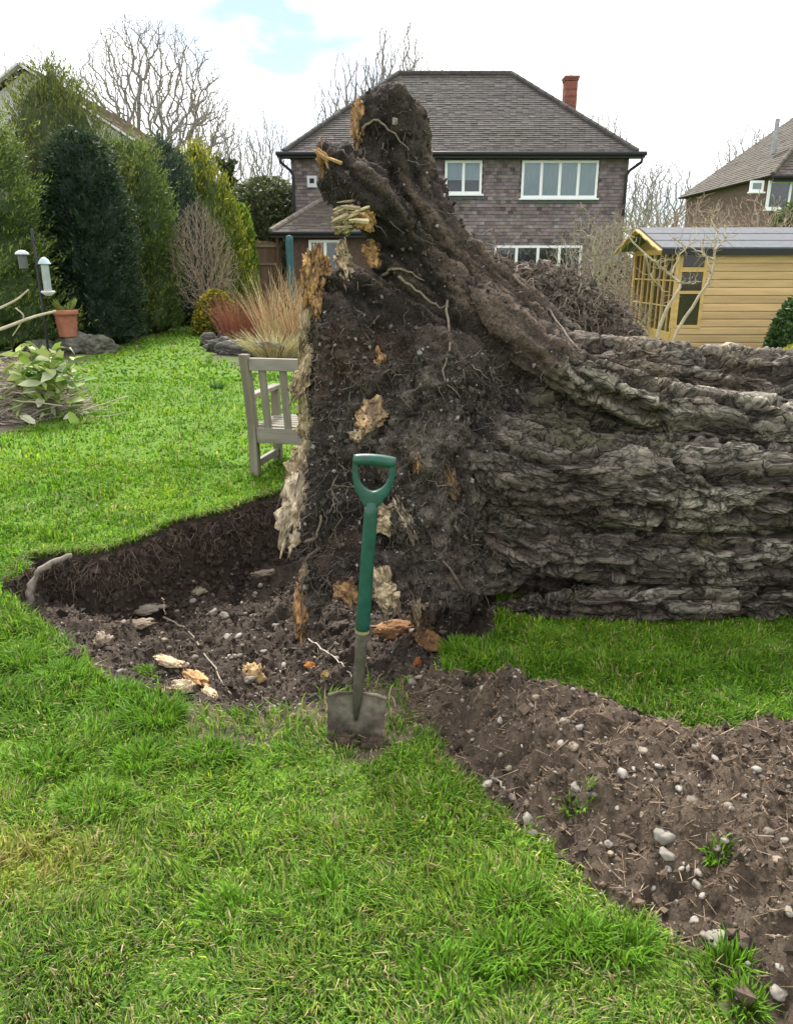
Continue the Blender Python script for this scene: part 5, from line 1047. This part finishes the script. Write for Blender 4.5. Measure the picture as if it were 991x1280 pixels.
# ---------------------------------------------------------------- border: red stemmed shrub, dry grasses, edging
def stems_plant(name, label, cat, px, py, n, spread, h, r, tones, lean=.3, zc=0.0, leafw=0):
    c = G(px, py); root = thing(name, tuple(c), label, cat); a = rng.uniform(0, 6.3, n); rr = spread*.45*np.sqrt(rng.random(n)); p = c+np.stack([np.cos(a)*rr, np.sin(a)*rr*.7, np.zeros(n)+zc], 1)
    d = norm(np.stack([np.cos(a)*lean, np.sin(a)*lean, np.ones(n)], 1)+rng.normal(size=(n, 3))*.13); L_ = h*rng.uniform(.55, 1.1, n); P0 = []; P1 = []; A = []; B_ = []
    for q in range(4):
        p2 = p+d*(L_/4)[:, None]; P0.append(p); P1.append(p2); A.append(np.full(n, r)*(1-.2*q)); B_.append(np.full(n, r)*(1-.2*(q+1))); p = p2; d = norm(d+rng.normal(size=(n, 3))*.1+np.stack([np.cos(a)*lean*.25, np.sin(a)*lean*.25, -np.zeros(n)], 1))
    V, Qd = segs_mesh(*map(np.concatenate, (P0, P1, A, B_)), 3); cc_ = np.array(tones)[rng.integers(0, len(tones), n)]*rng.uniform(.6, 1.4, (n, 1)); mk('stems', V, Qd, M['bark'], root, col=np.repeat(np.tile(cc_, (4, 1)), 6, 0), kind='stuff'); return root
stems_plant('red_shrub', 'red stemmed leafless dogwood like shrub in the raised bed', 'shrub', 302, 430, 520, .75, 1.05, .006, [(.32, .095, .06), (.26, .12, .08), (.34, .17, .10)], .3)
stems_plant('dry_grass', 'tall dry straw coloured ornamental grass beside the red shrub', 'ornamental grass', 350, 436, 210, .75, 1.45, .007, [(.52, .40, .22), (.42, .30, .15), (.58, .47, .28)], .22)
stems_plant('dry_grass', 'low pale arching dry grass clump at the raised bed edge', 'ornamental grass', 345, 446, 480, .85, .62, .006, [(.45, .40, .20), (.36, .35, .14), (.50, .42, .22)], .8)
stems_plant('dry_grass', 'brown dry grass tuft touching the root plate silhouette', 'ornamental grass', 374, 440, 120, .45, 1.5, .009, [(.42, .24, .12), (.5, .36, .2)], .15)
for k, (px, py, L_, ang) in enumerate([(280, 440, .75, -.35), (298, 444, .8, -.25), (285, 430, .5, -.5), (335, 446, .7, -.1), (262, 432, .35, .1)]):
    p = G(px, py); V, F = ICO4; e = fbm(V*2.2+k*5, 4, 300+k); g = fbm(V*np.array([2, 8, 8])+k, 3, 310+k); V = V*(1+.4*e+.25*g)[:, None]*np.array([L_/2, .13, .16])
    ca, sa = math.cos(ang), math.sin(ang); V = V@np.array([[ca, -sa, 0], [sa, ca, 0], [0, 0, 1]]).T+p+[0, 0, .09]
    c = np.array([.06, .055, .05])*(1+.5*e)[:, None]; lt = sstep(.1, .4, g); c = c*(1-.6*lt[:, None])+np.array([.28, .26, .22])*.6*lt[:, None]
    tag(mk('edging_log', V, F, M['rock'] if False else M['wood'], col=np.clip(c, .02, .6), smooth=True), ['blackened rotting log edging the raised bed, longest one', 'dark rotting log edging the bed beneath the red shrub', 'upper dark log stacked on the bed edging', 'dark log half behind the bench top rail', 'short charred log end at the left tip of the bed'][k], 'log')
dc = G(272, 486); stems_plant('daffodil_clump', 'small dark green clump of bulb leaves alone on the lawn', 'plant', 272, 487, 90, .16, .13, .004, [(.03, .09, .02), (.06, .15, .03)], .6)
# teal covered post
pt = at(362, 295, 15.5); b = MB(); b.tube([(pt[0]+.02, 15.5, 0), (pt[0], 15.5, .9), (pt[0]-.01, 15.5, pt[2]-.1), (pt[0], 15.5, pt[2])], [.03, .06, .075, .06], 12); tag(b.mk('folded_parasol', M['teal'], smooth=True), 'slim teal covered parasol post beside the dry grasses', 'parasol')
# blue dish by the house wall
p = at(769, 318, 19.0); b = MB(); rr_ = np.linspace(0, .17, 6); Vd = [(p[0]+r*math.cos(a), p[1]-.02-(.17**2-r*r)*-1.0, p[2]+r*math.sin(a)) for r in rr_ for a in np.arange(20)*2*math.pi/20]
dish = thing('garden_dish', (p[0], p[1], 0), 'round blue dish on a stake beside the house corner', 'dish'); mk('dish', np.array(Vd), np.array([[r*20+k, r*20+(k+1) % 20, (r+1)*20+(k+1) % 20, (r+1)*20+k] for r in range(5) for k in range(20)]), mat('blue_glaze', (.12, .17, .25), rough=.4), dish, smooth=True)
b = MB(); b.tube([(p[0], p[1]+.03, 0), (p[0], p[1]+.03, p[2])], .02, 6); b.mk('stake', M['black'], dish)

# ---------------------------------------------------------------- flower pot, rock, bird feeder
rp = G(112, 441); 
for k, (dx, dy, s_) in enumerate([(-.25, .1, .42), (.22, 0, .32), (-.75, -.25, .3)]):
    V, F = ICO5; e_ = fbm(V*1.6+k*3, 5, 400+k, .6); V = V*(1+.5*e_)[:, None]*np.array([s_*1.0, s_*.75, s_*.6]); tag(mk('rock', V+rp+[dx, dy, s_*.3], F, M['rock'], smooth=True), ['mossy boulder carrying the terracotta pot', 'low pale mossy rock beside the pot boulder', 'dark mossy rock under the feathery conifer'][k], 'rock')
pp = at(86, 421, 14.3); pot = thing('flower_pot', tuple(pp), 'tall terracotta flower pot on a mossy boulder', 'flower pot')
def lathe(b, c, prof_, n=28, C=None):
    a = np.arange(n)*2*math.pi/n; V = np.concatenate([np.stack([c[0]+r*np.cos(a), c[1]+r*np.sin(a), np.full(n, c[2]+z)], 1) for r, z in prof_]); Q_ = [[r*n+k, r*n+(k+1) % n, (r+1)*n+(k+1) % n, (r+1)*n+k] for r in range(len(prof_)-1) for k in range(n)]; b.add(V, Q=Q_, C=C)
b = MB(); lathe(b, pp, [(.001, 0), (.155, 0), (.16, .02), (.19, .37), (.192, .39)]); b.mk('pot_body', M['terra'], pot, smooth=True)
b = MB(); lathe(b, pp, [(.19, .385), (.215, .39), (.222, .42), (.218, .47), (.205, .485), (.185, .48), (.18, .40)]); b.mk('rim', M['terra'], pot, smooth=True)
b = MB(); lathe(b, pp, [(.182, .44), (.001, .45)]); b.mk('potting_soil', M['dark'], pot)
lb = MB()
for q in range(34):
    a = rng.uniform(0, 6.3); d = np.array([math.cos(a)*.55, math.sin(a)*.5, 1.0]); l = rng.uniform(.12, .32); p0_ = pp+[math.cos(a)*.1, math.sin(a)*.1, .45]; p1_ = p0_+norm(d)*l; s_ = norm(np.cross(d, [0, 1, .2]))*.028
    lb.add([p0_, (p0_+p1_)/2+s_, p1_+[0, 0, -.03], (p0_+p1_)/2-s_], Q=[[0, 1, 2, 3]], C=np.array([.16, .20, .04])*rng.uniform(.6, 1.9))
lb.mk('leaves', M['leaf'], pot, kind='stuff')
fp = at(42, 300, 9.6); feed = thing('bird_feeder', (fp[0], 9.6, 0), 'black bird feeder pole with white roofed feeders against the conifer', 'bird feeder')
b = MB(); b.tube([(fp[0], 9.6, 0), (fp[0], 9.6, fp[2]+.12)], .014, 8); b.mk('pole', M['black'], feed, smooth=True)
for px in (27, 55): e = at(px, 296, 9.6); b = MB(); b.tube([(fp[0], 9.6, e[2]-.1), (fp[0]+(e[0]-fp[0])*.4, 9.6, e[2]+.03), (e[0], 9.6, e[2]), (e[0], 9.6, e[2]-.12)], .006, 6); b.mk('hook', M['black'], feed)
c = at(28, 318, 9.6); b = MB(); lathe(b, c, [(.08, 0), (.07, .025), (.035, .045), (.001, .05)]); b.mk('white_roof', M['white'], feed, smooth=True)
b = MB(); lathe(b, c+[0, 0, -.16], [(.001, 0), (.05, 0), (.052, .15)], C=None); b.mk('seed_cage', mat('cage_wire', (.10, .11, .10), rough=.5), feed)
c = at(56, 330, 9.6); b = MB(); lathe(b, c, [(.075, 0), (.05, .05), (.02, .075), (.001, .08)]); b.mk('pale_roof', mat('pale_blue_plastic', (.38, .47, .50), rough=.4), feed, smooth=True)
b = MB(); lathe(b, c+[0, 0, -.32], [(.045, 0), (.045, .32)]); b.mk('seed_tube', mat('cloudy_tube', (.33, .37, .36), rough=.3), feed, smooth=True)
b = MB(); lathe(b, c+[0, 0, -.37], [(.001, 0), (.03, .0), (.085, .045), (.075, .06), (.001, .06)]); b.mk('seed_tray', M['white'], feed, smooth=True)

# ---------------------------------------------------------------- heap of cut branches
bc = G(25, 525); heap = thing('brush_heap', tuple(bc), 'heap of cut branches with large pale green leaves beside the lawn', 'brush heap')
lt_ = np.array([[0, 0, 0], [.25, .17, .03], [.6, .20, .05], [1, 0, -.06], [.6, -.20, .05], [.25, -.17, .03], [.5, 0, -.02]]); lf_ = np.array([[0, 6, 1], [1, 6, 2], [2, 6, 3], [3, 6, 4], [4, 6, 5], [5, 6, 0]])
LMS = []
for k, tone in enumerate([(.26, .38, .07), (.42, .50, .17), (.15, .27, .05), (.58, .60, .40), (.32, .36, .12)]): LMS.append(mesh_data('leaf', lt_*.17, lf_, M['leaf'], np.tile(np.array(tone), (7, 1)), True))
def heap_pt(top=1.0):
    a = rng.uniform(0, 6.3); r = np.sqrt(rng.random()); x = bc[0]-.42+math.cos(a)*r*.98; y = bc[1]+.42+math.sin(a)*r*.85; return np.array([x, y, max(.02, .66*(1-r**1.8)*rng.uniform(.35, 1.0)*top)])
for q in range(80):
    p = heap_pt(); a = rng.uniform(-.6, .6)+(math.pi if rng.random() < .4 else 0); l = rng.uniform(.4, 1.3); d = np.array([math.cos(a), math.sin(a), rng.normal()*.16]); P = smooth_path([p-d*l/2, p+rng.normal(size=3)*.05, p+d*l/2], 10)+rng.normal(size=(10, 3))*.008; P[:, 2] = np.maximum(P[:, 2], .015)
    b = MB(); r_ = rng.uniform(.005, .014); b.tube(P, np.linspace(r_, r_*.5, 10), 6, C=np.array([.30, .25, .19])*rng.uniform(.5, 1.5)); b.mk('branch', M['bark'], heap, smooth=True)
for pts, r_ in ([[(-60, 432), (0, 412), (40, 397), (70, 389)], .020], [[(-30, 400), (5, 383), (22, 374), (36, 362)], .014], [[(20, 385), (30, 395), (24, 408), (16, 420)], .008], [[(60, 523), (100, 515), (125, 480), (126, 455)], .006], [[(80, 527), (115, 515), (147, 503)], .005], [[(-20, 540), (15, 553), (40, 545)], .016], [[(-10, 550), (14, 562)], .016]):
    b = MB(); Yb = bc[1]+(.35 if pts[0][1] < 450 else .1); b.tube(smooth_path([at(a, c, Yb) for a, c in pts], 12), np.linspace(r_, r_*.6, 12), 7, C=(.42, .37, .27)); b.mk('cut_branch', M['bark'], heap, smooth=True)
for q in range(299):
    o = bpy.data.objects.new('leaf', LMS[rng.integers(0, 5)]); COL.objects.link(o); o.parent = heap; p = heap_pt(1.15)
    if q < 285: PXY = (rng.triangular(2, 55, 102), rng.triangular(430, 465, 535)); t_ = at(*PXY, 1); t_ = at(*PXY, max(bc[1]-.35, min(bc[1]+rng.uniform(-.2, .35), G(*PXY)[1]-.06))); p = t_
    o.location = Vector(p-bc); o.rotation_euler = (rng.uniform(-1.2, 1.2), rng.uniform(-.9, .9), rng.uniform(0, 6.3)); s_ = rng.uniform(.7, 1.5); o.scale = (s_,)*3
p0 = np.array([heap_pt() for q in range(2200)]); d = norm(rng.normal(size=(2200, 3))*[1, .8, .25])*rng.uniform(.08, .3, (2200, 1)); p0[:, 2] += .01; V, Qd = segs_mesh(p0-d/2, p0+d/2, np.full(2200, .003), np.full(2200, .0015), 3); V[:, 2] = np.maximum(V[:, 2], .004)
mk('twigs', V, Qd, M['bark'], heap, col=np.repeat(np.array([.33, .28, .22])*rng.uniform(.4, 1.7, (2200, 1)), 6, 0), kind='stuff')
